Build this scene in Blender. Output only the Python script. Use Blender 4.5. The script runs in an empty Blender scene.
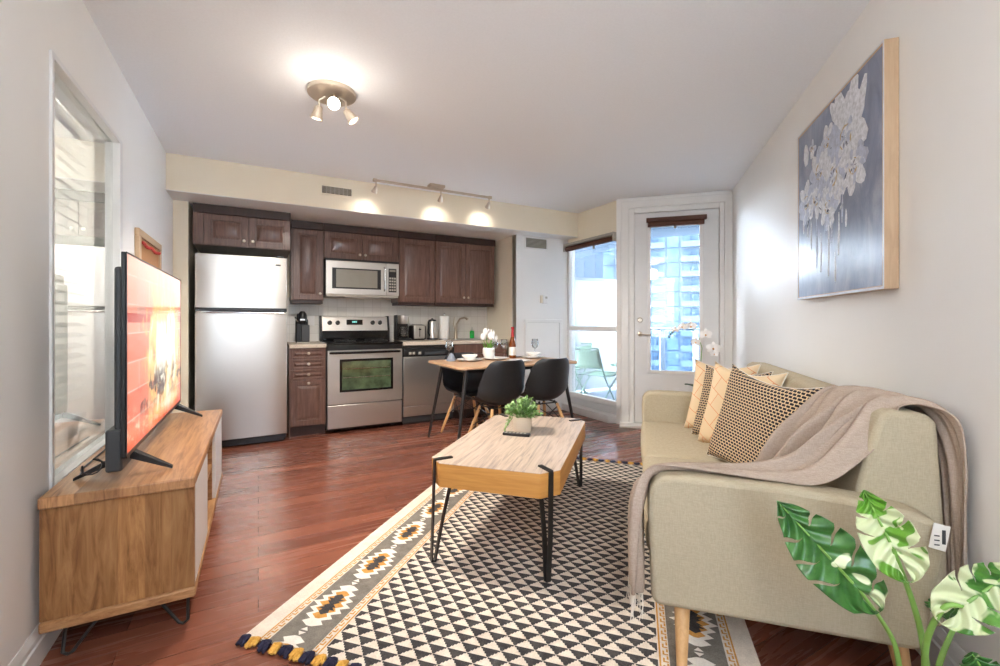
import bpy, bmesh, math, random
from math import sin, cos, pi, radians, sqrt, exp
from mathutils import Vector, Matrix, Quaternion
random.seed(7)
C = bpy.context.scene.collection
S = bpy.context.scene
# ---------------------------------------------------------------- camera
H = 1.14
cam_d = bpy.data.cameras.new('camera'); cam = bpy.data.objects.new('camera', cam_d); C.objects.link(cam)
cam.location = (0, 0, H); cam.rotation_euler = (pi/2, 0, 0)
cam_d.sensor_width = 36; cam_d.lens = 441.5*36/1000; cam_d.shift_y = -0.012; cam_d.clip_start = .02; cam_d.clip_end = 600
S.camera = cam
S.view_settings.view_transform = 'Standard'; S.view_settings.look = 'None'
S.view_settings.gamma = 1; S.view_settings.use_curve_mapping = False
S.view_settings.exposure = 2.05
# two horizontal frames of the flat: A follows kitchen wall and left wall, B follows right wall, rug and sofa
A = radians(28.7); B = radians(-17.2)
def FA(u, v, z=0): return Vector((u*cos(A)-v*sin(A), u*sin(A)+v*cos(A), z))
def FB(u, v, z=0): return Vector((u*cos(B)-v*sin(B), u*sin(B)+v*cos(B), z))
FR = {'A': (FA, A), 'B': (FB, B), 'W': (lambda u, v, z=0: Vector((u, v, z)), 0.0)}
# ---------------------------------------------------------------- world and daylight
w = bpy.data.worlds.new('world'); S.world = w; w.use_nodes = True
bg = w.node_tree.nodes['Background']; bg.inputs[0].default_value = (.78, .88, 1, 1); bg.inputs[1].default_value = 14
def portal(loc, rotz, sx, sy):
    l = bpy.data.lights.new('daylight_portal', 'AREA'); l.shape = 'RECTANGLE'; l.size = sx; l.size_y = sy
    l.cycles.is_portal = True
    o = bpy.data.objects.new('daylight_portal', l); C.objects.link(o); o.location = loc; o.rotation_euler = (-pi/2, 0, rotz); return o
portal(FB(.39, 5.20, 1.30), B+pi, .75, 2.1)        # balcony door (light travels towards -v)
portal(FA(3.66, 4.05, 1.15), A+pi/2, .95, 1.9)     # balcony window
portal(Vector((.32, -1.0, 1.45)), 0, .55, 1.5)      # added fill window behind the camera
def lamp(kind, name, loc, energy, col=(1, .91, .80), size=.05, target=None, cone=80, blend=.6):
    l = bpy.data.lights.new(name, kind); l.energy = energy; l.color = col
    if kind == 'SPOT': l.spot_size = radians(cone); l.spot_blend = blend
    if kind in ('SPOT', 'POINT'): l.shadow_soft_size = size
    o = bpy.data.objects.new(name, l); C.objects.link(o); o.location = loc
    if target is not None: o.rotation_euler = (Vector(target)-Vector(loc)).to_track_quat('-Z', 'Y').to_euler()
    return o
# ---------------------------------------------------------------- materials
def nmat(name):
    m = bpy.data.materials.new(name); m.use_nodes = True; nt = m.node_tree
    return m, nt, nt.nodes['Principled BSDF']
def lin(c): return tuple((x/12.92 if x <= .04045 else ((x+.055)/1.055)**2.4) for x in (c[0]/255, c[1]/255, c[2]/255))+(1,)
def N(nt, t, **k):
    n = nt.nodes.new(t)
    for a, b in k.items(): setattr(n, a, b)
    return n
def tex(nt, scale=(1, 1, 1), rot=(0, 0, 0), loc=(0, 0, 0)):
    tc = N(nt, 'ShaderNodeTexCoord'); mp = N(nt, 'ShaderNodeMapping')
    mp.inputs['Scale'].default_value = scale; mp.inputs['Rotation'].default_value = rot; mp.inputs['Location'].default_value = loc
    nt.links.new(tc.outputs['Object'], mp.inputs[0]); return mp.outputs[0]
def ramp(nt, fac, stops, interp='LINEAR'):
    r = N(nt, 'ShaderNodeValToRGB'); r.color_ramp.interpolation = interp
    e = r.color_ramp.elements
    while len(e) < len(stops): e.new(.5)
    for i, (p, c) in enumerate(stops): e[i].position = p; e[i].color = c
    nt.links.new(fac, r.inputs[0]); return r.outputs[0]
def noise(nt, vec, scale=5, detail=4, rough=.6, dist=0):
    n = N(nt, 'ShaderNodeTexNoise'); n.inputs['Scale'].default_value = scale; n.inputs['Detail'].default_value = detail
    n.inputs['Roughness'].default_value = rough; n.inputs['Distortion'].default_value = dist
    nt.links.new(vec, n.inputs['Vector']); return n.outputs[0]
def bump(nt, bs, h, strength=.2, dist=.01):
    b = N(nt, 'ShaderNodeBump'); b.inputs['Strength'].default_value = strength; b.inputs['Distance'].default_value = dist
    nt.links.new(h, b.inputs['Height']); nt.links.new(b.outputs[0], bs.inputs['Normal'])
def plain(name, col, rough=.5, metal=0, var=.06, nscale=14, bmp=0, bscale=200, spec=.5, coat=0, sheen=0):
    m, nt, bs = nmat(name); c = lin(col)
    v = tex(nt); n = noise(nt, v, nscale)
    lo = tuple(max(0, x*(1-var)) for x in c[:3])+(1,); hi = tuple(min(1, x*(1+var)) for x in c[:3])+(1,)
    nt.links.new(ramp(nt, n, [(.3, lo), (.7, hi)]), bs.inputs['Base Color'])
    bs.inputs['Roughness'].default_value = rough; bs.inputs['Metallic'].default_value = metal
    bs.inputs['Specular IOR Level'].default_value = spec; bs.inputs['Coat Weight'].default_value = coat
    if bmp: bump(nt, bs, noise(nt, v, bscale, 3), bmp, .004)
    return m
def wood(name, cols, scale=(1, 14, 14), rough=.4, streak=6, bmp=.05, dist=.6, coat=0, spec=.5, board=None):
    m, nt, bs = nmat(name); v = tex(nt, scale)
    n = noise(nt, v, streak, 6, .65, dist)
    k = len(cols); col = ramp(nt, n, [(.28+.44*i/(k-1), lin(c)) for i, c in enumerate(cols)])
    if board:
        tc = N(nt, 'ShaderNodeTexCoord'); sp = N(nt, 'ShaderNodeSeparateXYZ'); nt.links.new(tc.outputs['Object'], sp.inputs[0])
        sn = N(nt, 'ShaderNodeMath', operation='SNAP'); nt.links.new(sp.outputs[0], sn.inputs[0]); sn.inputs[1].default_value = board
        wn = N(nt, 'ShaderNodeTexWhiteNoise', noise_dimensions='1D'); nt.links.new(sn.outputs[0], wn.inputs['W'])
        bc_ = ramp(nt, wn.outputs[0], [(0, (.66, .62, .58, 1)), (1, (1.18, 1.16, 1.12, 1))])
        mx = N(nt, 'ShaderNodeMix', data_type='RGBA', blend_type='MULTIPLY'); mx.inputs[0].default_value = 1
        nt.links.new(col, mx.inputs[6]); nt.links.new(bc_, mx.inputs[7]); col = mx.outputs[2]
    nt.links.new(col, bs.inputs['Base Color'])
    bs.inputs['Roughness'].default_value = rough; bs.inputs['Coat Weight'].default_value = coat; bs.inputs['Specular IOR Level'].default_value = spec
    bump(nt, bs, n, bmp, .003); return m
def fabric(name, c1, c2, scale=260, rough=.95, bmp=.35, big=.05):
    m, nt, bs = nmat(name); v = tex(nt)
    w1 = noise(nt, tex(nt, (1, 1, .12)), scale, 2); w2 = noise(nt, tex(nt, (.12, .12, 1)), scale, 2)
    mx = N(nt, 'ShaderNodeMath', operation='ADD'); nt.links.new(w1, mx.inputs[0]); nt.links.new(w2, mx.inputs[1])
    hf = N(nt, 'ShaderNodeMath', operation='MULTIPLY'); hf.inputs[1].default_value = .5; nt.links.new(mx.outputs[0], hf.inputs[0])
    nt.links.new(ramp(nt, hf.outputs[0], [(.38, lin(c1)), (.62, lin(c2))]), bs.inputs['Base Color'])
    bs.inputs['Roughness'].default_value = rough; bs.inputs['Specular IOR Level'].default_value = .2
    bump(nt, bs, hf.outputs[0], bmp, .002); return m
def steel(name, col=(206, 202, 196), rough=.33, vertical=False):
    m, nt, bs = nmat(name); v = tex(nt, (2, 2, 260) if not vertical else (260, 260, 2))
    n = noise(nt, v, 1.2, 3)
    bs.inputs['Base Color'].default_value = lin(col); bs.inputs['Metallic'].default_value = 1
    r = N(nt, 'ShaderNodeMapRange'); r.inputs[3].default_value = rough-.06; r.inputs[4].default_value = rough+.08
    nt.links.new(n, r.inputs[0]); nt.links.new(r.outputs[0], bs.inputs['Roughness'])
    bump(nt, bs, n, .008, .001); return m
def glass(name, tint=(1, 1, 1), refl=.08, rough=0.0, trans=1.0):
    m = bpy.data.materials.new(name); m.use_nodes = True; nt = m.node_tree; nt.nodes.clear()
    o = N(nt, 'ShaderNodeOutputMaterial'); t = N(nt, 'ShaderNodeBsdfTransparent'); g = N(nt, 'ShaderNodeBsdfGlossy'); mx = N(nt, 'ShaderNodeMixShader')
    t.inputs[0].default_value = tint+(1,); g.inputs['Roughness'].default_value = rough
    lw = N(nt, 'ShaderNodeLayerWeight'); lw.inputs[0].default_value = .35
    mr = N(nt, 'ShaderNodeMapRange'); mr.inputs[3].default_value = refl; mr.inputs[4].default_value = min(1, refl+.5)
    nt.links.new(lw.outputs['Facing'], mr.inputs[0]); nt.links.new(mr.outputs[0], mx.inputs[0])
    nt.links.new(t.outputs[0], mx.inputs[1]); nt.links.new(g.outputs[0], mx.inputs[2]); nt.links.new(mx.outputs[0], o.inputs[0]); return m
def emis(name, col, s):
    m, nt, bs = nmat(name); bs.inputs['Base Color'].default_value = (0, 0, 0, 1)
    bs.inputs['Emission Color'].default_value = tuple(col)+(1,); bs.inputs['Emission Strength'].default_value = s; return m

M = {}
M['wall'] = plain('wall_paint', (236, 234, 230), .45, var=.01, nscale=3, bmp=.06, bscale=260)
M['wall_cream'] = plain('cream_wall_paint', (240, 230, 208), .5, var=.01, nscale=3, bmp=.05, bscale=260)
M['ceiling'] = plain('stippled_ceiling_paint', (244, 246, 248), .9, var=.02, nscale=90, bmp=.25, bscale=110)
M['trim'] = plain('white_trim_paint', (232, 230, 226), .35, var=.015)
M['frame'] = plain('white_frame_paint', (224, 223, 221), .35, var=.015)
def tile_mat():
    m, nt, bs = nmat('cream_wall_tile'); v = tex(nt, rot=(pi/2, 0, 0))
    b = N(nt, 'ShaderNodeTexBrick'); b.offset = 0; b.inputs['Scale'].default_value = 1; b.inputs['Brick Width'].default_value = .10; b.inputs['Row Height'].default_value = .10; b.inputs['Mortar Size'].default_value = .0016
    b.inputs['Color1'].default_value = lin((232, 228, 220)); b.inputs['Color2'].default_value = lin((226, 221, 212)); b.inputs['Mortar'].default_value = lin((204, 198, 188))
    nt.links.new(v, b.inputs['Vector']); nt.links.new(b.outputs[0], bs.inputs['Base Color']); bs.inputs['Roughness'].default_value = .25; return m
def floor_mat():
    m, nt, bs = nmat('cherry_plank_floor'); v = tex(nt)
    def br(off, c1, c2, mor):
        b = N(nt, 'ShaderNodeTexBrick'); b.offset = .37; b.offset_frequency = 2
        b.inputs['Scale'].default_value = 1; b.inputs['Brick Width'].default_value = 1.15; b.inputs['Row Height'].default_value = .116
        b.inputs['Mortar Size'].default_value = .0012; b.inputs['Mortar Smooth'].default_value = .2; b.inputs['Bias'].default_value = 0
        b.inputs['Color1'].default_value = c1; b.inputs['Color2'].default_value = c2; b.inputs['Mortar'].default_value = mor
        nt.links.new(v, b.inputs['Vector']); return b
    b = br(0, lin((142, 86, 66)), lin((106, 62, 49)), lin((58, 32, 26)))
    g = noise(nt, tex(nt, (.5, 7, 1)), 4, 5, .5, .3)
    gm = ramp(nt, g, [(.25, (.86, .85, .84, 1)), (.75, (1.1, 1.09, 1.08, 1))])
    mx = N(nt, 'ShaderNodeMix', data_type='RGBA', blend_type='MULTIPLY'); mx.inputs[0].default_value = 1
    nt.links.new(b.outputs[0], mx.inputs[6]); nt.links.new(gm, mx.inputs[7]); nt.links.new(mx.outputs[2], bs.inputs['Base Color'])
    rr = N(nt, 'ShaderNodeMapRange'); rr.inputs[3].default_value = .22; rr.inputs[4].default_value = .32
    nt.links.new(g, rr.inputs[0]); nt.links.new(rr.outputs[0], bs.inputs['Roughness'])
    bump(nt, bs, g, .02, .002); return m
M['floor'] = floor_mat(); M['tile'] = tile_mat()
M['cab'] = wood('walnut_stained_cabinet', [(86, 60, 52), (112, 82, 70), (132, 100, 86)], (14, 14, 1), .35, 4, .04, coat=.15)
M['cab_dark'] = wood('dark_cabinet_edge', [(48, 30, 27), (64, 42, 36)], (14, 14, 1), .45, 4)
M['knob'] = plain('brushed_nickel', (206, 194, 178), .32, .75, var=.02)
M['steel'] = steel('brushed_stainless')
M['steel_v'] = steel('stainless_vertical', vertical=True)
M['potcream'] = plain('cream_pot', (226, 212, 192), .5, var=.02)
M['chrome'] = plain('polished_chrome', (225, 225, 225), .12, 1, var=.01)
M['black'] = plain('black_plastic', (22, 22, 24), .35)
M['blackgloss'] = plain('black_glass_ceramic', (14, 14, 16), .08, var=.02)
M['grey_plastic'] = plain('dark_grey_plastic', (60, 62, 64), .45)
M['blackmetal'] = plain('dark_gunmetal', (62, 60, 60), .35, .7)
M['white'] = plain('white_ceramic', (238, 236, 232), .25, var=.01)
M['whitepl'] = plain('white_plastic', (232, 230, 226), .4, var=.01)
M['paper'] = plain('paper_towel', (240, 238, 234), .9, var=.01, bmp=.2)
M['granite'] = plain('speckled_beige_counter', (206, 192, 176), .25, var=.28, nscale=120)
M['glass'] = glass('window_glass', (.97, .985, 1), .03)
M['glass_int'] = glass('interior_window_glass', (.90, .93, .93), .30)
M['glass_clear'] = glass('drinking_glass', (.93, .95, .96), .12)
M['chairgreen'] = plain('mint_sling_fabric', (78, 106, 92), .7)
M['stand'] = wood('rustic_oak_veneer', [(116, 78, 48), (160, 114, 72), (184, 138, 92), (198, 154, 108)], (2.5, .8, 12), .45, 4.5, .05, dist=1.2)
M['stand_top'] = wood('rustic_oak_top', [(128, 88, 58), (176, 130, 90), (196, 152, 108)], (11, .8, 2), .36, 4.5, .05, dist=1.0, board=.11)
M['stand_end'] = wood('rustic_oak_end_panel', [(112, 74, 44), (160, 112, 66), (186, 138, 88), (200, 156, 104)], (9, 2, .9), .45, 3.2, .05, dist=1.4, board=.075)
M['pine'] = wood('light_wood', [(206, 158, 104), (226, 182, 128)], (20, 20, 1.5), .45, 4)
M['pine_frame'] = wood('honey_wood', [(178, 148, 116), (196, 166, 134)], (20, 20, 1.5), .5, 4)
M['ct_top'] = wood('coffee_table_top', [(128, 116, 112), (196, 176, 158), (212, 196, 182)], (16, 1, 2), .33, 3.2, .05, dist=1.1)
M['ct_side'] = wood('coffee_table_side', [(198, 136, 66), (222, 164, 88)], (1, 1, 14), .45, 4)
M['table_top'] = wood('dining_table_top', [(184, 142, 108), (212, 176, 142)], (1, 12, 12), .35, 4)
M['sofa'] = fabric('khaki_linen', (178, 165, 140), (191, 179, 154), 520, bmp=.2)
M['throw'] = fabric('taupe_knit', (168, 150, 135), (188, 170, 155), 520, bmp=.2)
M['fringe'] = plain('cream_fringe', (228, 220, 208), .9)
M['shell'] = plain('matte_black_shell', (34, 36, 40), .42, var=.03)
M['leafy'] = plain('fresh_green_leaf', (150, 184, 118), .5, var=.4, nscale=60)
M['green'] = plain('plant_stem_green', (104, 152, 60), .45, var=.15)
M['darkleaf'] = plain('dark_orchid_leaf', (44, 84, 60), .35, var=.15)
M['petal'] = plain('white_petal', (244, 242, 240), .6, var=.02)
M['brownblind'] = wood('brown_roller_blind', [(70, 38, 26), (96, 56, 38)], (1, 1, 20), .6, 4)
M['soap'] = plain('green_soap', (20, 170, 60), .25)
M['wine'] = plain('amber_bottle_glass', (120, 60, 18), .12, var=.1)
M['winecap'] = plain('red_foil', (170, 28, 36), .35)
M['balcfloor'] = plain('balcony_concrete', (82, 94, 106), .8, var=.1)
M['facade'] = plain('grey_concrete_facade', (40, 47, 54), .95, spec=0)
M['facwin'] = plain('blue_grey_window_band', (36, 46, 56), .95, var=.3, nscale=.35, spec=0)
M['rail'] = plain('blue_grey_metal', (44, 58, 70), .4, .3)
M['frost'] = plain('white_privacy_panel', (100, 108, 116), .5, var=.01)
M['cork'] = plain('cork', (170, 122, 82), .9, var=.18, nscale=150)
M['redtrim'] = plain('red_beads', (176, 50, 44), .5)
M['grille'] = plain('vent_grey', (176, 170, 158), .5)
M['darkgap'] = plain('dark_gap', (96, 86, 72), .8)
M['bulb'] = emis('lit_bulb', (1, .92, .8), 14)
M['bulb2'] = emis('lit_track_bulb', (1, .88, .7), 3)
M['fire_black'] = M['black']
M['label'] = plain('white_card', (236, 232, 224), .7, var=.01)
M['rug_cream'] = fabric('rug_cream', (214, 200, 184), (236, 224, 208), 200, bmp=.2)
M['rug_dark'] = fabric('rug_charcoal', (58, 56, 58), (84, 80, 78), 200, bmp=.2)
M['rug_grey'] = fabric('rug_grey', (112, 106, 98), (136, 130, 120), 200, bmp=.2)
M['rug_gold'] = fabric('rug_gold', (192, 136, 66), (214, 160, 88), 200, bmp=.2)
M['rug_white'] = fabric('rug_white', (226, 218, 206), (242, 236, 226), 200, bmp=.2)
M['tas_gold'] = fabric('mustard_yarn', (202, 148, 62), (228, 178, 92), 200)
M['tas_navy'] = fabric('navy_yarn', (34, 34, 52), (56, 54, 76), 200)
# ---------------------------------------------------------------- mesh builder
class MB:
    def __init__(s): s.v = []; s.f = []; s.m = []
    def add(s, vs, fs, m=0):
        o = len(s.v); s.v += [tuple(p) for p in vs]; s.f += [tuple(i+o for i in f) for f in fs]; s.m += [m]*len(fs); return s
    def box(s, x0, x1, y0, y1, z0, z1, m=0):
        vs = [(x, y, z) for z in (z0, z1) for y in (y0, y1) for x in (x0, x1)]
        return s.add(vs, [(0, 2, 3, 1), (4, 5, 7, 6), (0, 1, 5, 4), (2, 6, 7, 3), (0, 4, 6, 2), (1, 3, 7, 5)], m)
    def prism(s, pts, h0, h1, axis='z', m=0):
        def q(a, b, h): return {'z': (a, b, h), 'y': (a, h, b), 'x': (h, a, b)}[axis]
        n = len(pts); vs = [q(a, b, h0) for a, b in pts]+[q(a, b, h1) for a, b in pts]
        return s.add(vs, [tuple(range(n))[::-1], tuple(range(n, 2*n))]+[(i, (i+1) % n, n+(i+1) % n, n+i) for i in range(n)], m)
    def tube(s, pts, r, n=10, m=0, closed=False):
        P = [Vector(p) for p in pts]; R = r if isinstance(r, (list, tuple)) else [r]*len(P)
        vs = []; fs = []; nrm = None
        for i, p in enumerate(P):
            if closed: t = P[(i+1) % len(P)]-P[i-1]
            else: t = P[min(i+1, len(P)-1)]-P[max(i-1, 0)]
            t.normalize()
            if nrm is None: nrm = t.orthogonal().normalized()
            nrm = (nrm-t*nrm.dot(t))
            nrm = nrm.normalized() if nrm.length > 1e-6 else t.orthogonal().normalized()
            b = t.cross(nrm)
            vs += [p+(nrm*cos(2*pi*k/n)+b*sin(2*pi*k/n))*R[i] for k in range(n)]
        L = len(P)
        for i in range(L if closed else L-1):
            j = (i+1) % L
            fs += [(i*n+k, i*n+(k+1) % n, j*n+(k+1) % n, j*n+k) for k in range(n)]
        if not closed: fs += [tuple(range(n))[::-1], tuple((L-1)*n+k for k in range(n))]
        return s.add(vs, fs, m)
    def lathe(s, prof, c=(0, 0, 0), n=24, m=0, cap=True):
        vs = []; fs = []
        for r, z in prof: vs += [(c[0]+max(r, 1e-4)*cos(2*pi*k/n), c[1]+max(r, 1e-4)*sin(2*pi*k/n), c[2]+z) for k in range(n)]
        for i in range(len(prof)-1): fs += [(i*n+k, i*n+(k+1) % n, (i+1)*n+(k+1) % n, (i+1)*n+k) for k in range(n)]
        if cap: fs += [tuple(range(n))[::-1], tuple((len(prof)-1)*n+k for k in range(n))]
        return s.add(vs, fs, m)
    def grid(s, f, nu, nv, m=0, wrap=False):
        vs = [f(i/(nu-1), j/(nv-1)) for i in range(nu) for j in range(nv)]
        fs = [(i*nv+j, i*nv+j+1, (i+1)*nv+j+1, (i+1)*nv+j) for i in range(nu-1) for j in range(nv-1)]
        return s.add(vs, fs, m)
    def ball(s, c, r, m=0, n=12, sc=(1, 1, 1)):
        vs = []; fs = []; h = n//2
        for i in range(1, h): vs += [(c[0]+r*sc[0]*sin(pi*i/h)*cos(2*pi*k/n), c[1]+r*sc[1]*sin(pi*i/h)*sin(2*pi*k/n), c[2]+r*sc[2]*cos(pi*i/h)) for k in range(n)]
        vs += [(c[0], c[1], c[2]+r*sc[2]), (c[0], c[1], c[2]-r*sc[2])]
        for i in range(h-2): fs += [(i*n+k, (i+1)*n+k, (i+1)*n+(k+1) % n, i*n+(k+1) % n) for k in range(n)]
        a = len(vs)-2
        fs += [(a, k, (k+1) % n) for k in range(n)]+[(a+1, (h-2)*n+(k+1) % n, (h-2)*n+k) for k in range(n)]
        return s.add(vs, fs, m)
    def xf(s, mat):
        s.v = [tuple(mat @ Vector(p)) for p in s.v]; return s
    def build(s, name, mats, parent=None, off=(0, 0, 0), smooth=False, bevel=0, solid=0, sub=0, seg=2):
        me = bpy.data.meshes.new(name)
        me.from_pydata([(p[0]-off[0], p[1]-off[1], p[2]-off[2]) for p in s.v], [], s.f)
        if not isinstance(mats, (list, tuple)): mats = [mats]
        for q in mats: me.materials.append(M[q] if isinstance(q, str) else q)
        me.polygons.foreach_set('material_index', s.m)
        bm = bmesh.new(); bm.from_mesh(me); bmesh.ops.recalc_face_normals(bm, faces=bm.faces); bm.to_mesh(me); bm.free()
        if smooth:
            me.polygons.foreach_set('use_smooth', [True]*len(me.polygons))
            if smooth != 'all':
                try: me.set_sharp_from_angle(angle=radians(40))
                except Exception: pass
        o = bpy.data.objects.new(name, me); C.objects.link(o); o.parent = parent
        if bevel:
            b = o.modifiers.new('bevel', 'BEVEL'); b.width = bevel; b.segments = seg; b.limit_method = 'ANGLE'; b.angle_limit = radians(35); b.harden_normals = False
            me.polygons.foreach_set('use_smooth', [True]*len(me.polygons))
            try: me.set_sharp_from_angle(angle=radians(50))
            except Exception: pass
        if solid: q = o.modifiers.new('thickness', 'SOLIDIFY'); q.thickness = solid; q.offset = 0
        if sub: q = o.modifiers.new('subdivision', 'SUBSURF'); q.levels = sub; q.render_levels = sub
        return o
def struct(name, mb, mats, frame='A', parent=None, off=(0, 0, 0), **k):
    o = mb.build(name, mats, parent, off, **k)
    if parent is None: o.rotation_euler.z = FR[frame][1]; o['kind'] = 'structure'
    return o
class Thing:
    """an Empty at the thing's base; parts are given in frame coordinates"""
    def __init__(s, name, label, cat, frame, base, group=None, rot=0):
        f, ang = FR[frame]; s.base = base if rot == 0 else (0, 0, 0); s.frame = frame
        o = bpy.data.objects.new(name, None); C.objects.link(o); o.empty_display_size = .1
        o.location = f(*base); o.rotation_euler.z = ang+rot; o['label'] = label; o['category'] = cat
        if group: o['group'] = group
        s.o = o
    def part(s, name, mb, mats, parent=None, **k):
        return mb.build(name, mats, parent or s.o, s.base, **k)
def single(name, label, cat, frame, base, mb, mats, group=None, rot=0, **k):
    f, ang = FR[frame]
    o = mb.build(name, mats, None, base if rot == 0 else (0, 0, 0), **k)
    o.location = f(*base); o.rotation_euler.z = ang+rot; o['label'] = label; o['category'] = cat
    if group: o['group'] = group
    return o
def copy_tree(o, parent=None):
    c = o.copy(); C.objects.link(c); c.parent = parent
    for ch in [q for q in bpy.data.objects if q.parent == o]: copy_tree(ch, c)
    return c
# ================================================================ THE ROOM
CH = 2.49
LW = -.65; LV = 4.72; AW = -.54; KV = 5.38; SU = 2.745; TV_ = 4.60; WU = 3.52; SF = 4.39; SZ = 2.195
RW = .94; DV = 5.054
corner = FA(WU, 3.535)                                   # where window wall meets door wall
bl = Vector((-.24, -.9, 0)); br = Vector((.72, -.9, 0))  # wall behind the camera
def toA(p): return (p.x*cos(A)+p.y*sin(A), -p.x*sin(A)+p.y*cos(A))
def toB(p): return (p.x*cos(B)+p.y*sin(B), -p.x*sin(B)+p.y*cos(B))
LB = toA(Vector((-.57-.48*-.67, -.312+.877*-.67, 0)))[1]
RB = toB(Vector((.898+.2957*-.65, -.278+.955*-.65, 0)))[1]
outline = [toA(Vector(p)) for p in [FA(LW-.1, LB-.1), FB(RW+.1, RB-.1), FB(RW+.1, DV+.06), FB(-.13, DV+.06), FA(WU+.06, 3.6), FA(WU+.06, TV_), FA(WU+.06, KV+.1), FA(LW-.1, KV+.1)]]
struct('floor', MB().prism(outline, -.05, 0), 'floor')
struct('ceiling', MB().prism(outline, CH, CH+.1), 'ceiling')
# left wall with the interior window opening
wv0, wv1, wz0, wz1 = 2.14, 3.07, .53, 2.105
m = MB().box(LW-.1, LW, LB, wv0, 0, CH).box(LW-.1, LW, wv1, LV, 0, CH).box(LW-.1, LW, wv0, wv1, 0, wz0).box(LW-.1, LW, wv0, wv1, wz1, CH)
struct('wall_left', m, 'wall')
struct('wall_left_return', MB().box(LW-.1, AW, LV, KV, 0, SZ+.05), 'wall_cream')
struct('wall_back', MB().box(AW, SU+.1, KV, KV+.1, 0, SZ+.05), 'wall_cream')
struct('wall_soffit', MB().box(LW, WU, SF, KV+.1, SZ, CH), 'wall_cream')
struct('ceiling_soffit', MB().box(LW, WU, SF+.001, KV+.1, SZ-.004, SZ), 'wall')
struct('wall_kitchen_side', MB().box(SU, SU+.06, TV_+.01, KV, 0, SZ), 'wall_cream')
struct('wall_thermostat', MB().box(SU, WU, TV_, TV_+.1, 0, SZ), 'wall')
# window wall (plane u = WU) with opening, cream header above
v0, v1 = 3.638, 4.60
m = MB().box(WU, WU+.12, 3.634, TV_+.1, 2.12, CH)
struct('wall_window', m, 'wall_cream')
m = MB().box(WU, WU+.12, 3.634, v0+.005, 0, 2.13).box(WU, WU+.12, v1-.002, TV_+.1, 0, 2.13).box(WU-.0, WU+.12, v0, v1, 0, .17)
struct('wall_window_side', m, 'frame')
struct('trim_1', MB().prism([(WU-.10, TV_), (WU+.01, TV_), (WU+.01, 3.64), (WU-.10, 3.745)], 0, .085), 'trim', bevel=.006)
W1 = MB()
W1.box(WU-.012, WU+.05, v0, v0+.03, .17, 2.12).box(WU-.012, WU+.05, v1-.045, v1, .17, 2.12)
W1.box(WU-.012, WU+.05, v0+.05, v1-.05, .17, .235).box(WU-.012, WU+.05, v0+.05, v1-.05, 2.06, 2.12).box(WU-.02, WU+.05, v0+.05, v1-.05, 1.02, 1.075)
win = struct('window_2', W1, 'frame', bevel=.004)
g = MB().box(WU+.03, WU+.036, v0+.05, v1-.05, .235, 2.06).build('window_pane', 'glass', win)
# door wall
d0, d1 = -.155, RW
m = MB().box(d0-.06, d0+.03, DV, DV+.12, 0, CH).box(d1-.035, d1+.03, DV, DV+.12, 0, CH).box(d0, d1, DV, DV+.12, 2.42, CH)
struct('wall_door', m, 'wall', 'B')
m = MB().box(d0-.01, d0+.075, DV-.03, DV, 0, 2.44).box(d1-.075, d1-.0, DV-.03, DV, 0, 2.44).box(d0-.01, d1, DV-.031, DV, 2.37, 2.45)
m.box(d0+.03, d0+.13, DV-.012, DV+.05, 0, 2.37).box(d1-.12, d1-.03, DV-.012, DV+.05, 0, 2.37).box(d0+.13, d1-.12, DV-.012, DV+.05, 2.315, 2.40)
struct('trim_2', m, 'trim', 'B', bevel=.004)
struct('trim_5', MB().box(d0+.03, d0+.16, DV+.05, DV+.09, 0, 2.42).box(d1-.15, d1-.03, DV+.05, DV+.09, 0, 2.42).box(d0+.16, d1-.15, DV+.05, DV+.09, 2.29, 2.42).box(d0+.16, d1-.15, DV+.05, DV+.09, 0, .05), 'trim', 'B')
dx0, dx1 = d0+.135, d1-.125
gx0, gx1, gz0, gz1 = dx0+.155, dx1-.175, .60, 2.16
m = MB().box(dx0, gx0, DV, DV+.045, .03, 2.31).box(gx1, dx1, DV, DV+.045, .03, 2.31).box(gx0, gx1, DV, DV+.045, .03, gz0).box(gx0, gx1, DV, DV+.045, gz1, 2.31)
door = struct('door_1', m, 'frame', 'B')
m = MB()
for a, b_, c, d in ((gx0-.025, gx0+.01, gz0-.025, gz1+.025), (gx1-.01, gx1+.025, gz0-.025, gz1+.025)): m.box(a, b_, DV-.012, DV+.001, c, d)
for c, d in ((gz0-.025, gz0+.01), (gz1-.01, gz1+.025)): m.box(gx0-.02, gx1+.02, DV-.0125, DV+.001, c, d)
m.build('glazing_bead', 'trim', door, bevel=.003)
MB().box(gx0, gx1, DV+.02, DV+.026, gz0, gz1).build('door_pane', 'glass', door)
h = MB().lathe([(.026, 0), (.026, .008), (.012, .014)], (0, 0, 0), 20).xf(Matrix.Rotation(pi/2, 4, 'X')).xf(Matrix.Translation((dx0+.055, DV, 1.0)))
h.tube([(dx0+.055, DV-.01, 1.0), (dx0+.055, DV-.05, 1.0), (dx0+.075, DV-.055, .998), (dx0+.17, DV-.055, .99)], [.009, .009, .009, .007], 10)
h.build('door_handle', 'knob', door, smooth=True)
h = MB().lathe([(.028, 0), (.028, .01), (.02, .02)], (0, 0, 0), 20).xf(Matrix.Rotation(pi/2, 4, 'X')).xf(Matrix.Translation((dx0+.055, DV, 1.15)))
h.box(dx0+.052, dx0+.058, DV-.035, DV-.015, 1.14, 1.165)
h.build('deadbolt', 'knob', door, smooth=True)
struct('trim_3', MB().box(d0-.02, d1, DV-.16, DV-.012, 0, .028), 'trim', 'B', bevel=.004)
struct('wall_right', MB().box(RW, RW+.1, RB, DV+.12, 0, CH), 'wall', 'B')
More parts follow.
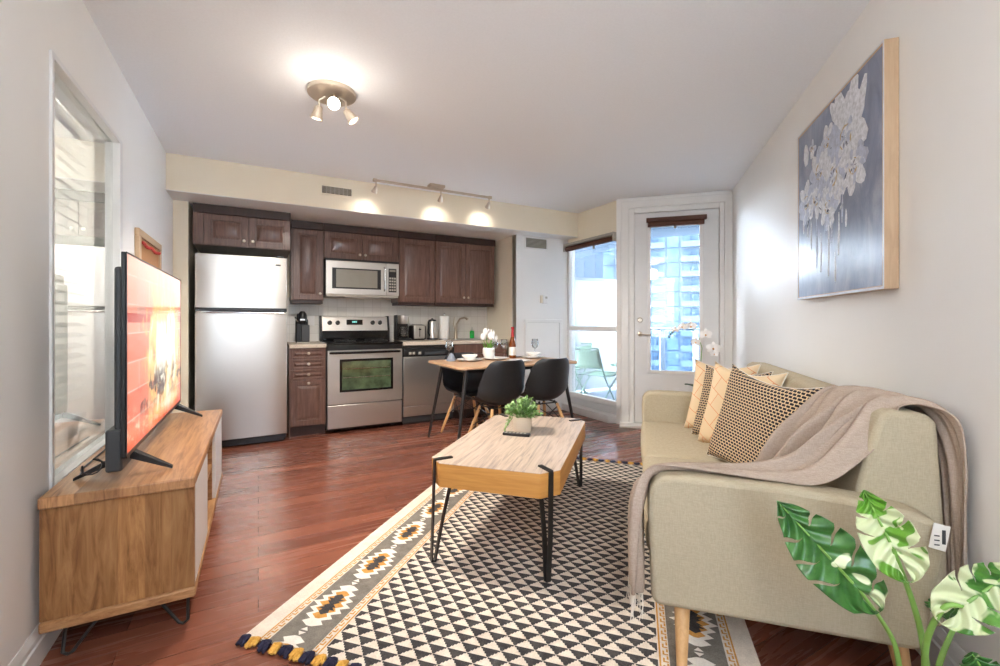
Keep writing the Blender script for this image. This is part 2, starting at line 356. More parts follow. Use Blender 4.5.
def baseboard(name, frame, axis, at, s, a, b, hgt=.12):
    pr = [(0, 0), (.016, 0), (.016, hgt*.62), (.011, hgt*.66), (.011, hgt*.8), (.006, hgt*.92), (.003, hgt), (0, hgt)]
    pr = [(at+s*x, z) for x, z in pr]
    mb = MB()
    if axis == 'v':
        vs = [(x, a, z) for x, z in pr]+[(x, b, z) for x, z in pr]; n = len(pr)
        mb.add(vs, [tuple(range(n)), tuple(range(n, 2*n))]+[(i, (i+1) % n, n+(i+1) % n, n+i) for i in range(n)])
    else: mb.prism([(x, z) for x, z in pr], a, b, 'x'); 
    return struct(name, mb, 'trim', frame)
baseboard('baseboard_left', 'A', 'v', LW, 1, LB, LV)
baseboard('baseboard_right', 'B', 'v', RW, -1, RB, DV-.03, .15)
m = MB(); m.box(SU+.0, WU-.1, TV_-.014, TV_, 0, .1); struct('baseboard_kitchen', m, 'trim', bevel=.004)
# wall behind the camera, with a window added to bring in fill daylight
m = MB().box(-.36, .80, -1.0, -.9, 0, .7).box(-.36, .80, -1.0, -.9, 2.2, CH).box(-.36, .02, -1.0, -.9, .7, 2.2).box(.62, .80, -1.0, -.9, .7, 2.2)
struct('wall_rear', m, 'wall', 'W')
m = MB().box(.02, .07, -.99, -.92, .7, 2.2).box(.57, .62, -.99, -.92, .7, 2.2).box(.07, .57, -.99, -.92, .7, .75).box(.07, .57, -.99, -.92, 2.15, 2.2)
wr = struct('window_fill', m, 'frame', 'W'); M['dim_pane'] = glass('fill_window_glass', (.5, .52, .54), .04); MB().box(.07, .57, -.96, -.955, .75, 2.15).build('window_pane', 'dim_pane', wr)  # added fill window, unseen; grey tint of the pane dims its daylight
# interior window in left wall: metal frame, pane; dim bedroom behind
f = MB(); d = .022
f.box(LW-.1, LW+.008, wv0, wv0+d, wz0, wz1).box(LW-.1, LW+.008, wv1-d*2, wv1, wz0, wz1).box(LW-.1, LW+.008, wv0+d, wv1-2*d, wz1-d, wz1).box(LW-.1, LW+.008, wv0+d, wv1-2*d, wz0, wz0+d)
w1 = struct('window_1', f, 'frame', bevel=.002)
MB().box(LW-.03, LW-.024, wv0+d, wv1-2*d, wz0+d, wz1-d).build('window_pane', 'glass_int', w1)
struct('wall_bedroom_back', MB().box(LW-2.2, LW-2.1, .7, 4.6, 0, CH), 'wall')
struct('wall_bedroom_near', MB().box(LW-2.1, LW-.1, .7, .8, 0, CH), 'wall'); struct('wall_bedroom_far', MB().box(LW-2.1, LW-.1, 4.5, 4.6, 0, CH), 'wall')
struct('ceiling_bedroom', MB().box(LW-2.2, LW-.1, .7, 4.6, CH, CH+.1), 'wall'); struct('floor_bedroom', MB().box(LW-2.2, LW-.1, .7, 4.6, -.05, 0), 'floor')

lamp('POINT', 'bedroom_fill', FA(LW-1.0, 3.2, 1.9), 42, (1, .95, .88), .15)  # fill light added to brighten the bedroom and blind slats, no fixture
# ================================================================ KITCHEN
def cab_door(T, x0, x1, yf, z0, z1, knob=None, name='door', fr=.055, th=.02):
    m = MB().box(x0, x1, yf+.012, yf+th, z0, z1)
    m.box(x0, x0+fr, yf, yf+.012, z0, z1).box(x1-fr, x1, yf, yf+.012, z0, z1).box(x0+fr, x1-fr, yf, yf+.012, z0, z0+fr).box(x0+fr, x1-fr, yf, yf+.012, z1-fr, z1)
    a, b_, c, d_ = x0+fr+.012, x1-fr-.012, z0+fr+.012, z1-fr-.012
    if b_-a > .03 and d_-c > .02:
        e = min(.022, (d_-c)/3)
        m.add([(a, yf+.012, c), (b_, yf+.012, c), (b_, yf+.012, d_), (a, yf+.012, d_), (a+e, yf+.001, c+e), (b_-e, yf+.001, c+e), (b_-e, yf+.001, d_-e), (a+e, yf+.001, d_-e)],
              [(4, 5, 6, 7), (0, 1, 5, 4), (1, 2, 6, 5), (2, 3, 7, 6), (3, 0, 4, 7)])
    o = T.part(name, m, 'cab', bevel=.0025)
    if knob:
        k = MB().lathe([(.005, 0), (.005, .012), (.014, .017), (.015, .023), (.009, .028)], (0, 0, 0), 14).xf(Matrix.Rotation(pi/2, 4, 'X')).xf(Matrix.Translation((knob[0], yf, knob[1])))
        T.part('knob', k, 'knob', o, smooth=True)
    return o
def wall_cabinet(label, u0, u1, vf, z0, z1, doors, knobs, valance=True, top=.05, side=True):
    T = Thing('wall_cabinet', label, 'cabinet', 'A', ((u0+u1)/2, vf, z0), 'brown kitchen wall cabinets')
    T.part('cabinet_body', MB().box(u0, u1, vf+.021, min(vf+.33, KV-.003) if vf > 4.9 else KV-.005, z0, z1), 'cab')
    T.part('crown_trim', MB().box(u0, u1, vf-.006, vf+.02, z1-top, z1+.03), 'cab_dark', bevel=.004)
    for (a, b_), k in zip(doors, knobs): cab_door(T, a+.002, b_-.002, vf, z0+.004, z1-top-.003, k)
    if valance: T.part('light_valance', MB().box(u0+.005, u1-.005, vf+.03, vf+.3, z0-.035, z0), 'cab_dark')
    return T
VF = 5.04
T = wall_cabinet('deep two-door brown cabinet above the refrigerator', -.51, .275, 4.74, 1.825, 2.16, [(-.43, -.08), (-.08, .275)], [(-.115, 1.88), (-.045, 1.88)], False)
T.part('side_filler', MB().box(-.51, -.432, 4.742, 4.76, 1.83, 2.108), 'cab')
wall_cabinet('tall narrow single-door brown cabinet between refrigerator cabinet and microwave', .30, .612, VF, 1.36, 2.155, [(.315, .60)], [(.575, 1.43)])
wall_cabinet('short two-door brown cabinet directly above the microwave', .615, 1.42, VF, 1.815, 2.155, [(.62, 1.015), (1.015, 1.415)], [(.985, 1.87), (1.045, 1.87)], False)
wall_cabinet('tall single-door brown cabinet just right of the microwave', 1.423, 1.87, VF, 1.36, 2.155, [(1.43, 1.86)], [None])
wall_cabinet('wide two-door brown cabinet at the right end above the sink', 1.873, 2.69, VF, 1.36, 2.155, [(1.875, 2.27), (2.27, 2.68)], [(2.24, 1.43), (2.30, 1.43)])
# refrigerator
fu0, fu1, fv = -.485, .24, 4.63
T = Thing('refrigerator', 'tall stainless steel top-freezer refrigerator left of the stove', 'refrigerator', 'A', ((fu0+fu1)/2, fv+.35, 0))
T.part('refrigerator_body', MB().box(fu0+.005, fu1-.005, fv+.065, KV-.03, .03, 1.72), 'grey_plastic', bevel=.006)
def curved_door(x0, x1, y, z0, z1, bul=.018, th=.055, n=14):
    pts = [(x0, y+th)]+[(x0+(x1-x0)*i/n, y+bul*((2*i/n-1)**4)) for i in range(n+1)]+[(x1, y+th)]
    return MB().prism(pts, z0, z1)
fd = T.part('freezer_door', curved_door(fu0, fu1, fv, 1.255, 1.735), 'steel_v', bevel=.005)
rd = T.part('refrigerator_door', curved_door(fu0, fu1, fv, .075, 1.215), 'steel_v', bevel=.005)
T.part('freezer_handle', MB().prism([(fu0+.002, 1.232), (fu1-.004, 1.226), (fu1-.004, 1.257), (fu0+.002, 1.257)], fv-.012, fv+.05, 'y'), 'black', fd, bevel=.005)
T.part('refrigerator_handle', MB().tube([(fu0+.01, fv-.012, 1.222), (fu0+.12, fv-.02, 1.218), (fu1-.02, fv-.014, 1.214)], [.012, .010, .006], 10), 'chrome', rd, smooth=True)
T.part('kick_plate', MB().box(fu0+.01, fu1-.03, fv+.03, fv+.06, .012, .072), 'black')
T.part('top_hinge', MB().box(fu1-.09, fu1-.03, fv+.01, fv+.11, 1.737, 1.752), 'grey_plastic', bevel=.004)
T.part('maker_badge', MB().box(fu1-.10, fu1-.055, fv+.001, fv+.006, 1.655, 1.67), 'grey_plastic', fd)
for q in (fu0+.04, fu1-.04): T.part('foot', MB().lathe([(.018, 0), (.018, .03)], (q, fv+.08, 0), 12), 'black')
# base drawer unit
bv = 4.745
T = Thing('drawer_cabinet', 'narrow brown base cabinet with three drawers above a small door', 'cabinet', 'A', (.44, bv+.3, 0))
T.part('cabinet_body', MB().box(.272, .598, bv+.021, KV-.003, .1, .872).box(.262, .272, bv-.005, KV-.003, 0, .872), 'cab')
T.part('toe_kick', MB().box(.275, .598, bv+.06, bv+.08, 0, .1), 'cab_dark')
for z0, z1 in ((.765, .868), (.662, .762), (.559, .659)): cab_door(T, .278, .594, bv, z0, z1, (.436, (z0+z1)/2+.003), 'drawer', .020)
cab_door(T, .278, .594, bv, .108, .556, (.436, .525), 'door', .05)
# stove
su0, su1, sv = .605, 1.37, 4.70
T = Thing('stove', 'freestanding stainless steel electric range with black cooktop and oven window', 'stove', 'A', ((su0+su1)/2, sv+.33, 0))
T.part('oven_body', MB().box(su0, su1, sv+.045, KV-.02, .03, .895), 'grey_plastic', bevel=.004)
T.part('storage_drawer', MB().box(su0+.004, su1-.004, sv+.005, sv+.045, .05, .285), 'steel', bevel=.006)
ox0, ox1, oz0, oz1 = su0+.12, su1-.105, .415, .75
m = MB().box(su0+.004, ox0, sv, sv+.045, .295, .84).box(ox1, su1-.004, sv, sv+.045, .295, .84).box(ox0, ox1, sv, sv+.045, .295, oz0).box(ox0, ox1, sv, sv+.045, oz1, .84)
od = T.part('oven_door', m, 'steel')
m = MB().box(ox0-.002, ox0+.022, sv-.004, sv+.03, oz0, oz1).box(ox1-.022, ox1+.002, sv-.004, sv+.03, oz0, oz1).box(ox0, ox1, sv-.0041, sv+.03, oz0, oz0+.022).box(ox0, ox1, sv-.0041, sv+.03, oz1-.022, oz1)
T.part('window_surround', m, 'blackgloss', od, bevel=.003)
M['ovenglass'] = plain('green_reflection_oven_glass', (78, 94, 68), .06, var=.6, nscale=9, spec=.9)  # green of a reflection put into the oven glass colour
T.part('oven_window', MB().box(ox0+.02, ox1-.02, sv+.006, sv+.012, oz0+.02, oz1-.02), 'ovenglass', od)
T.part('oven_rack', MB().tube([(ox0+.03, sv+.004, .56), (ox1-.03, sv+.004, .56)], .0025, 6).tube([(ox0+.03, sv+.004, .65), (ox1-.03, sv+.004, .65)], .0025, 6), 'chrome', od)
T.part('oven_handle', MB().tube([(su0+.03, sv+.0, .815), (su0+.05, sv-.045, .818), (su1-.05, sv-.045, .818), (su1-.03, sv+.0, .815)], .012, 12), 'blackgloss', od, smooth=True)
T.part('front_lip', MB().box(su0+.004, su1-.004, sv-.004, sv+.045, .845, .895), 'black', bevel=.006)
ck = T.part('cooktop', MB().box(su0-.004, su1+.004, sv-.012, KV-.09, .895, .918), 'blackgloss', bevel=.006)
for q, (bu, bv2, r_) in enumerate(((.20, .17, .10), (.56, .17, .08), (.20, .43, .075), (.56, .43, .10))):
    mb = MB()
    for k in range(4): 
        rr = r_*(1-.24*k); mb.tube([(su0+bu+rr*cos(a*pi/12), sv+bv2+rr*sin(a*pi/12), .928) for a in range(24)], .006, 6, closed=True)
    mb.lathe([(r_+.012, 0), (r_+.018, .006), (r_+.006, .006)], (su0+bu, sv+bv2, .9175), 24, m=1)
    T.part('burner', mb, ['black', 'chrome'], smooth=True)
# back console, leaning slightly
m = MB().prism([(KV-.125, .918), (KV-.02, .918), (KV-.02, 1.19), (KV-.085, 1.19), (KV-.125, 1.03)], su0, su1, 'x')
bc = T.part('backguard', m, ['steel'], bevel=.006)
T.part('console_end', MB().prism([(KV-.13, .918), (KV-.015, .918), (KV-.015, 1.2), (KV-.09, 1.2), (KV-.132, 1.03)], su0-.004, su0+.02, 'x'), 'black', bc, bevel=.003)
T.part('console_end', MB().prism([(KV-.13, .918), (KV-.015, .918), (KV-.015, 1.2), (KV-.09, 1.2), (KV-.132, 1.03)], su1-.02, su1+.004, 'x'), 'black', bc, bevel=.003)
T.part('console_base', MB().box(su0+.02, su1-.02, KV-.14, KV-.12, .918, 1.03), 'blackgloss', bc, bevel=.003)
ty = lambda z: KV-.125+(z-1.03)*.25
tilt = Matrix.Rotation(-math.atan(.25), 4, 'X')
def onconsole(mb, x, z): return mb.xf(Matrix.Rotation(pi/2, 4, 'X')).xf(tilt).xf(Matrix.Translation((x, ty(z), z)))
for x in (.10, .185, .575, .66):
    T.part('control_knob', onconsole(MB().lathe([(.026, 0), (.024, .012), (.019, .03), (.015, .032)], (0, 0, 0), 16).box(-.004, .004, -.02, .02, .03, .037), su0+x, 1.12), 'black', bc, smooth=True)
mb = MB().box(su0+.28, su0+.46, ty(1.12)-.006, ty(1.12)+.002, 1.085, 1.155)
dp = T.part('display_panel', mb, 'blackgloss', bc, bevel=.002)
M['led'] = emis('green_digits', (.3, .9, .8), .3)
mb = MB()
for q in range(3): mb.box(su0+.345+q*.018, su0+.357+q*.018, ty(1.12)-.0075, ty(1.12)-.006, 1.12, 1.14)
T.part('clock_digits', mb, 'led', dp)
# microwave
mu0, mu1, mv, mz0, mz1 = .625, 1.412, 4.985, 1.405, 1.812
T = Thing('microwave', 'stainless steel over-the-range microwave under the short cabinet', 'microwave', 'A', ((mu0+mu1)/2, mv+.2, mz0))
T.part('microwave_body', MB().box(mu0, mu1, mv+.03, KV-.003, mz0+.02, mz1), 'grey_plastic')
md = T.part('microwave_door', MB().box(mu0, mu1-.145, mv, mv+.03, mz0+.02, mz1-.022), 'steel', bevel=.006)
T.part('door_window_frame', MB().box(mu0+.065, mu1-.205, mv-.003, mv+.001, mz0+.085, mz1-.10), 'black', md, bevel=.002)
M['mwglass'] = plain('microwave_window', (146, 142, 132), .12, var=.04)
T.part('door_window', MB().box(mu0+.105, mu1-.245, mv-.005, mv-.001, mz0+.10, mz1-.115), 'mwglass', md)
T.part('microwave_handle', MB().tube([(mu1-.168, mv+.0, mz0+.07), (mu1-.168, mv-.035, mz0+.09), (mu1-.168, mv-.04, (mz0+mz1)/2), (mu1-.168, mv-.035, mz1-.09), (mu1-.168, mv, mz1-.07)], .011, 10), 'chrome', md, smooth=True)
cp = T.part('control_panel', MB().box(mu1-.143, mu1, mv, mv+.03, mz0+.02, mz1-.022), 'steel', bevel=.005)
T.part('keypad', MB().box(mu1-.12, mu1-.03, mv-.002, mv+.002, mz0+.06, mz1-.08), 'black', cp)
mb = MB()
for i in range(3):
    for j in range(5): mb.box(mu1-.112+i*.027, mu1-.092+i*.027, mv-.004, mv-.001, mz0+.075+j*.033, mz0+.095+j*.033)
T.part('keypad_buttons', mb, 'grille', cp)
T.part('keypad_display', MB().box(mu1-.11, mu1-.04, mv-.004, mv-.001, mz1-.115, mz1-.092), 'mwglass', cp)
T.part('top_vent', MB().box(mu0, mu1, mv+.006, mv+.03, mz1-.02, mz1), 'black')
T.part('bottom_panel', MB().box(mu0+.01, mu1-.01, mv+.004, mv+.36, mz0, mz0+.02).box(mu0+.2, mu1-.2, mv+.03, mv+.14, mz0-.012, mz0), 'grille')
# dishwasher
du0, du1, dv = 1.385, 1.985, 4.725
T = Thing('dishwasher', 'stainless steel dishwasher with black control strip right of the stove', 'dishwasher', 'A', ((du0+du1)/2, dv+.3, 0))
T.part('tub', MB().box(du0, du1, dv+.04, KV-.05, .02, .865), 'grey_plastic')
dd = T.part('dishwasher_door', MB().box(du0+.004, du1-.004, dv, dv+.04, .205, .745), 'steel', bevel=.006)
T.part('lower_panel', MB().box(du0+.004, du1-.004, dv+.004, dv+.04, .09, .2), 'steel', bevel=.004)
cp = T.part('control_strip', MB().prism([(dv-.004, .75), (dv+.04, .75), (dv+.04, .84), (dv+.004, .84), (dv-.012, .80)], du0+.004, du1-.004, 'x'), 'black', bevel=.003)
T.part('latch_recess', MB().box(du0+.24, du1-.12, dv-.016, dv-.006, .762, .795), 'grey_plastic', cp, bevel=.003)
for x in (.06, .10, .17): T.part('control_button', MB().box(du0+x, du0+x+.028, dv-.016, dv-.004, .772, .80), 'grille', cp)
T.part('top_bar', MB().box(du0, du1, dv+.002, dv+.04, .845, .87), 'blackmetal')
T.part('toe_panel', MB().box(du0+.01, du1-.01, dv+.05, dv+.07, 0, .088), 'black')
# sink base
T = Thing('sink_cabinet', 'brown two-door base cabinet under the sink right of dishwasher', 'cabinet', 'A', (2.34, bv+.3, 0))
T.part('cabinet_body', MB().box(1.99, 2.70, bv+.021, KV-.003, .1, .70), 'cab')
T.part('toe_kick', MB().box(1.99, 2.70, bv+.06, bv+.08, 0, .1), 'cab_dark')
T.part('false_drawer', MB().box(1.995, 2.695, bv, bv+.02, .755, .868), 'cab', bevel=.003)
cab_door(T, 1.995, 2.343, bv, .108, .75, (2.31, .69)); cab_door(T, 2.347, 2.695, bv, .108, .75, (2.38, .69))
# counters
single('countertop', 'short speckled beige countertop piece between refrigerator and stove', 'countertop', 'A', (.43, 5.0, .873), MB().box(.262, .600, bv-.02, KV-.002, .873, .91), 'granite', 'kitchen countertops', bevel=.005)
sx0, sx1, sy0, sy1 = 2.08, 2.52, 4.86, 5.22
m = MB().box(1.375, sx0, bv-.02, KV-.002, .873, .91).box(sx1, 2.703, bv-.02, KV-.002, .873, .91).box(sx0, sx1, bv-.02, sy0, .873, .91).box(sx0, sx1, sy1, KV-.002, .873, .91)
single('countertop', 'long speckled beige countertop over dishwasher and sink cabinet', 'countertop', 'A', (2.04, 5.0, .873), m, 'granite', 'kitchen countertops')
struct('wall_backsplash', MB().box(AW+.8, SU, KV-.0015, KV+.02, .91, 1.4), 'tile' if 'tile' in M else 'wall')
m = MB().box(sx0-.015, sx1+.015, sy0-.015, sy0+.01, .905, .914).box(sx0-.015, sx1+.015, sy1-.01, sy1+.03, .905, .914).box(sx0-.015, sx0+.01, sy0, sy1, .905, .914).box(sx1-.01, sx1+.015, sy0, sy1, .905, .914)
m.box(sx0+.005, sx0+.01, sy0+.005, sy1-.005, .73, .912).box(sx1-.01, sx1-.005, sy0+.005, sy1-.005, .73, .912).box(sx0+.01, sx1-.01, sy0+.005, sy0+.01, .73, .912).box(sx0+.01, sx1-.01, sy1-.01, sy1-.005, .73, .912).box(sx0+.005, sx1-.005, sy0+.005, sy1-.005, .725, .73)
single('kitchen_sink', 'stainless steel sink basin set into the long countertop', 'sink', 'A', (2.3, 5.04, .73), m, 'steel')
T = Thing('faucet', 'curved nickel kitchen faucet with raised lever behind the sink', 'faucet', 'A', (2.24, 5.285, .91))
T.part('faucet_base', MB().lathe([(.028, 0), (.028, .01), (.02, .02), (.018, .10)], (2.24, 5.285, .91), 20), 'knob', smooth=True)
T.part('spout', MB().tube([(2.24, 5.285, 1.0), (2.245, 5.26, 1.10), (2.27, 5.21, 1.17), (2.31, 5.15, 1.185), (2.335, 5.12, 1.16)], [.017, .015, .013, .014, .016], 12), 'knob', smooth=True)
T.part('lever', MB().tube([(2.24, 5.285, 1.01), (2.21, 5.285, 1.10), (2.23, 5.30, 1.19)], [.012, .008, .006], 10), 'knob', smooth=True)
Z = .9105
# items on the counter
T = Thing('pod_coffee_maker', 'black single-cup coffee machine on counter beside the refrigerator', 'coffee maker', 'A', (.40, 5.02, Z))
T.part('machine_body', MB().box(.34, .455, 4.98, 5.10, Z, Z+.25).prism([(4.96, Z+.2), (5.10, Z+.2), (5.10, Z+.27), (5.05, Z+.31), (4.99, Z+.30)], .35, .445, 'x'), 'black', bevel=.012)
T.part('water_tank', MB().box(.385, .465, 4.93, 4.98, Z+.015, Z+.19), 'grey_plastic', bevel=.008)
T.part('drip_tray', MB().box(.345, .465, 4.92, 4.98, Z, Z+.014), 'grille', bevel=.003)
T.part('brew_head', MB().lathe([(.03, 0), (.04, .03), (.04, .1), (.02, .13)], (.40, 4.97, Z+.2), 18), 'black', smooth=True)
T.part('lever', MB().tube([(.36, 4.98, Z+.22), (.33, 4.95, Z+.27)], .008, 8).box(.375, .42, 4.925, 4.935, Z+.235, Z+.25), 'chrome')
T = Thing('drip_coffee_maker', 'black and silver drip coffee maker with glass carafe', 'coffee maker', 'A', (1.51, 5.2, Z))
T.part('machine_body', MB().box(1.44, 1.59, 5.22, 5.32, Z, Z+.30).box(1.44, 1.59, 5.09, 5.22, Z, Z+.03), 'black', bevel=.008)
T.part('filter_housing', MB().lathe([(.06, 0), (.068, .02), (.068, .1), (.06, .105)], (1.515, 5.165, Z+.195), 22), 'steel', smooth=True)
ca = T.part('carafe', MB().lathe([(.045, 0), (.06, .02), (.062, .07), (.045, .115), (.042, .13)], (1.515, 5.16, Z+.032), 22), 'glass_clear', smooth=True)
T.part('carafe_handle', MB().tube([(1.52, 5.10, Z+.15), (1.53, 5.07, Z+.14), (1.53, 5.07, Z+.07), (1.52, 5.10, Z+.06)], .007, 8), 'black', ca)
T.part('coffee', MB().lathe([(.043, 0), (.057, .02), (.058, .05)], (1.515, 5.16, Z+.035), 22), 'black', ca)
T = Thing('toaster', 'small stainless two-slot toaster between coffee maker and kettle', 'toaster', 'A', (1.70, 5.2, Z))
T.part('toaster_body', MB().box(1.63, 1.775, 5.12, 5.30, Z+.012, Z+.185), 'steel', bevel=.02, seg=3)
T.part('slot', MB().box(1.66, 1.685, 5.15, 5.28, Z+.18, Z+.187).box(1.72, 1.745, 5.15, 5.28, Z+.18, Z+.187), 'black')
T.part('side_panel', MB().box(1.622, 1.632, 5.13, 5.29, Z+.01, Z+.17).box(1.773, 1.783, 5.13, 5.29, Z+.01, Z+.17), 'black', bevel=.003)
T.part('push_lever', MB().box(1.69, 1.715, 5.10, 5.12, Z+.12, Z+.135).box(1.699, 1.706, 5.112, 5.121, Z+.04, Z+.15), 'black')
T.part('base', MB().box(1.64, 1.765, 5.13, 5.29, Z, Z+.014), 'black')
T = Thing('electric_kettle', 'black and steel jug kettle between toaster and paper towels', 'kettle', 'A', (1.88, 5.2, Z))
T.part('kettle_base', MB().lathe([(.07, 0), (.07, .018)], (1.89, 5.2, Z), 24), 'black')
T.part('jug', MB().lathe([(.065, 0), (.066, .03), (.06, .14), (.052, .21)], (1.89, 5.2, Z+.02), 24), 'steel', smooth=True)
T.part('lid', MB().lathe([(.053, 0), (.045, .018), (.012, .024), (.012, .034)], (1.89, 5.2, Z+.228), 24), 'black', smooth=True)
T.part('kettle_handle', MB().tube([(1.85, 5.17, Z+.235), (1.82, 5.14, Z+.22), (1.82, 5.14, Z+.08), (1.845, 5.165, Z+.05)], .011, 10), 'black', smooth=True)
T = Thing('paper_towel_roll', 'white paper towel roll standing on counter behind dishwasher', 'paper towels', 'A', (2.05, 5.2, Z))
T.part('holder_base', MB().lathe([(.075, 0), (.075, .01)], (2.05, 5.2, Z), 24), 'chrome')
T.part('paper_roll', MB().lathe([(.06, 0), (.062, .004), (.062, .274), (.06, .278)], (2.05, 5.2, Z+.011), 28), 'paper', smooth=True)
T.part('holder_post', MB().tube([(2.05, 5.2, Z+.289), (2.05, 5.2, Z+.315)], .006, 8).ball((2.05, 5.2, Z+.32), .011), 'chrome', smooth=True)
T = Thing('dish_soap_bottle', 'bright green dish soap bottle at right end of the counter', 'bottle', 'A', (2.47, 5.28, .914))
T.part('bottle_body', MB().lathe([(.028, 0), (.03, .01), (.03, .085), (.022, .1)], (2.47, 5.28, .914), 18), 'soap', smooth=True)
T.part('bottle_cap', MB().lathe([(.02, 0), (.018, .02), (.007, .025), (.006, .05)], (2.47, 5.28, 1.013), 14), 'glass_clear', smooth=True)
# wall outlets on backsplash
T = Thing('wall_outlet', 'white power outlet on backsplash left of the stove', 'outlet', 'A', (.52, KV-.003, 1.14))
T.part('cover_plate', MB().box(.485, .555, KV-.009, KV-.002, 1.09, 1.20), 'whitepl', bevel=.002)
T.part('socket', MB().box(.503, .537, KV-.011, KV-.008, 1.15, 1.18).box(.503, .537, KV-.011, KV-.008, 1.105, 1.135), 'trim')
# ---- soffit vent, wall vent, thermostat, access panel
def vent(label, u0, u1, vf, z0, z1, n, grp, vert=0):
    T = Thing('air_vent', label, 'vent', 'A', ((u0+u1)/2, vf, z0), grp)
    T.part('vent_frame', MB().box(u0, u1, vf-.008, vf-.001, z0, z0+.018).box(u0, u1, vf-.008, vf-.001, z1-.018, z1).box(u0, u0+.018, vf-.008, vf-.001, z0+.018, z1-.018).box(u1-.018, u1, vf-.008, vf-.001, z0+.018, z1-.018), 'wall_cream' if vert else 'trim', bevel=.002)
    T.part('vent_backing', MB().box(u0+.018, u1-.018, vf-.003, vf-.001, z0+.018, z1-.018), 'darkgap')
    mb = MB()
    for i in range(n):
        z = z0+.022+(z1-z0-.044)*(i+.5)/n; mb.add([(u0+.018, vf-.003, z+.005), (u1-.018, vf-.003, z+.005), (u1-.018, vf-.009, z-.004), (u0+.018, vf-.009, z-.004)], [(0, 1, 2, 3)])
    for i in range(vert):
        x = u0+.018+(u1-u0-.036)*(i+1)/(vert+1); mb.box(x-.004, x+.004, vf-.007, vf-.004, z0+.018, z1-.018)
    T.part('louver_slats', mb, 'grille', solid=.0015)
vent('small beige grille vent on the soffit left of the track light', .50, .80, SF, 2.315, 2.415, 5, 'air vents', 6)
vent('grey louvered return vent on white wall above the thermostat', 2.86, 3.20, TV_, 2.03, 2.18, 7, 'air vents')
T = Thing('thermostat', 'small white thermostat on the wall above the access panel', 'thermostat', 'A', (3.15, TV_, 1.36))
T.part('housing', MB().box(3.115, 3.19, TV_-.028, TV_-.001, 1.36, 1.465), 'whitepl', bevel=.005)
T.part('screen', MB().box(3.15, 3.18, TV_-.031, TV_-.027, 1.42, 1.445), 'grille')
T.part('cream_plate', MB().box(3.09, 3.12, TV_-.02, TV_-.001, 1.365, 1.46), 'wall_cream', bevel=.003)
T = Thing('access_panel', 'white square electrical access panel on wall below thermostat', 'panel', 'A', (3.1, TV_, .45))
T.part('panel_frame', MB().box(2.86, 3.42, TV_-.016, TV_-.001, 1.12, 1.16).box(2.86, 2.90, TV_-.016, TV_-.001, .45, 1.12).box(3.38, 3.42, TV_-.016, TV_-.001, .45, 1.12).box(2.90, 3.38, TV_-.016, TV_-.001, .45, .49), 'trim', bevel=.004)
T.part('panel_door', MB().box(2.903, 3.377, TV_-.010, TV_-.001, .493, 1.117), 'wall')
# roller blinds
T = Thing('roller_blind', 'rolled-up brown blind above the angled balcony window', 'roller blind', 'A', (WU-.05, 4.0, 2.04), 'rolled brown blinds')
T.part('head_rail', MB().box(WU-.07, WU-.002, 3.70, 4.58, 2.095, 2.13), 'grille', bevel=.004)
T.part('rolled_shade', MB().tube([(WU-.04, 3.70, 2.06), (WU-.04, 4.57, 2.06)], .03, 16), 'brownblind', smooth=True)
T.part('end_bracket', MB().box(WU-.075, WU-.002, 3.686, 3.70, 2.03, 2.13).box(WU-.075, WU-.002, 4.58, 4.593, 2.03, 2.13), 'grille')
T.part('pull_tab', MB().box(WU-.045, WU-.04, 4.03, 4.06, 1.99, 2.03), 'grille')
T = Thing('roller_blind', 'rolled-up brown blind mounted across the top of the balcony door', 'roller blind', 'B', (.4, DV-.03, 2.16), 'rolled brown blinds')
T.part('head_rail', MB().box(gx0-.035, gx1+.055, DV-.065, DV-.013, 2.20, 2.245), 'brownblind', bevel=.004)
T.part('rolled_shade', MB().tube([(gx0-.02, DV-.045, 2.175), (gx1+.03, DV-.045, 2.175)], .028, 16), 'brownblind', smooth=True)
T.part('pull_tab', MB().box((gx0+gx1)/2-.012, (gx0+gx1)/2+.012, DV-.05, DV-.045, 2.12, 2.15), 'grille')
# ---- ceiling spot cluster and track light
def spot_head(T, name, p, d, L=.075, r0=.022, r1=.036, bulb='bulb2', parent=None):
    q = Vector(d).to_track_quat('Z', 'Y').to_matrix().to_4x4(); mt = Matrix.Translation(Vector(p)) @ q
    h_ = T.part(name, MB().lathe([(.004, -.004), (r0*.8, 0), (r0, .008), (r0*1.05, L*.3), (r1, L), (r1-.003, L), (r0*.9, L*.35)], (0, 0, 0), 20, cap=False).xf(mt), 'knob', parent, smooth=True)
    T.part('bulb', MB().lathe([(.006, L*.4), (r1*.72, L*.75), (r1*.78, L*.9), (r1*.4, L*.99), (.002, L)], (0, 0, 0), 16).xf(mt), bulb, h_, smooth=True)
    return h_
cx, cy = -.99, 2.60
T = Thing('ceiling_spotlight', 'round nickel ceiling light with three adjustable spot heads, one glaring', 'ceiling light', 'W', (cx, cy, CH))
T.part('canopy', MB().lathe([(.135, 0), (.137, -.004), (.134, -.022), (.125, -.026), (.02, -.030)], (cx, cy, CH-.0005), 40), 'knob', smooth=True)
for (hx, hy, hz), d, bl_ in (((cx-.075, cy+.0, CH-.085), (-.25, .12, -.9), 'bulb2'), ((cx+.03, cy-.03, CH-.085), (.25, -.95, -.45), 'bulb'), ((cx+.075, cy+.02, CH-.10), (.55, .15, -.75), 'bulb2')):
    T.part('swivel_arm', MB().tube([(hx*.5+cx*.5, hy*.5+cy*.5, CH-.027), (hx, hy, CH-.05), (hx, hy, hz)], .006, 8), 'knob', smooth=True)
    spot_head(T, 'lamp_shade', (hx, hy, hz), d, .075, .022, .036, bl_)
lamp('POINT', 'ceiling_bulb_light', (cx+.05, cy-.16, CH-.22), .8, size=.06)
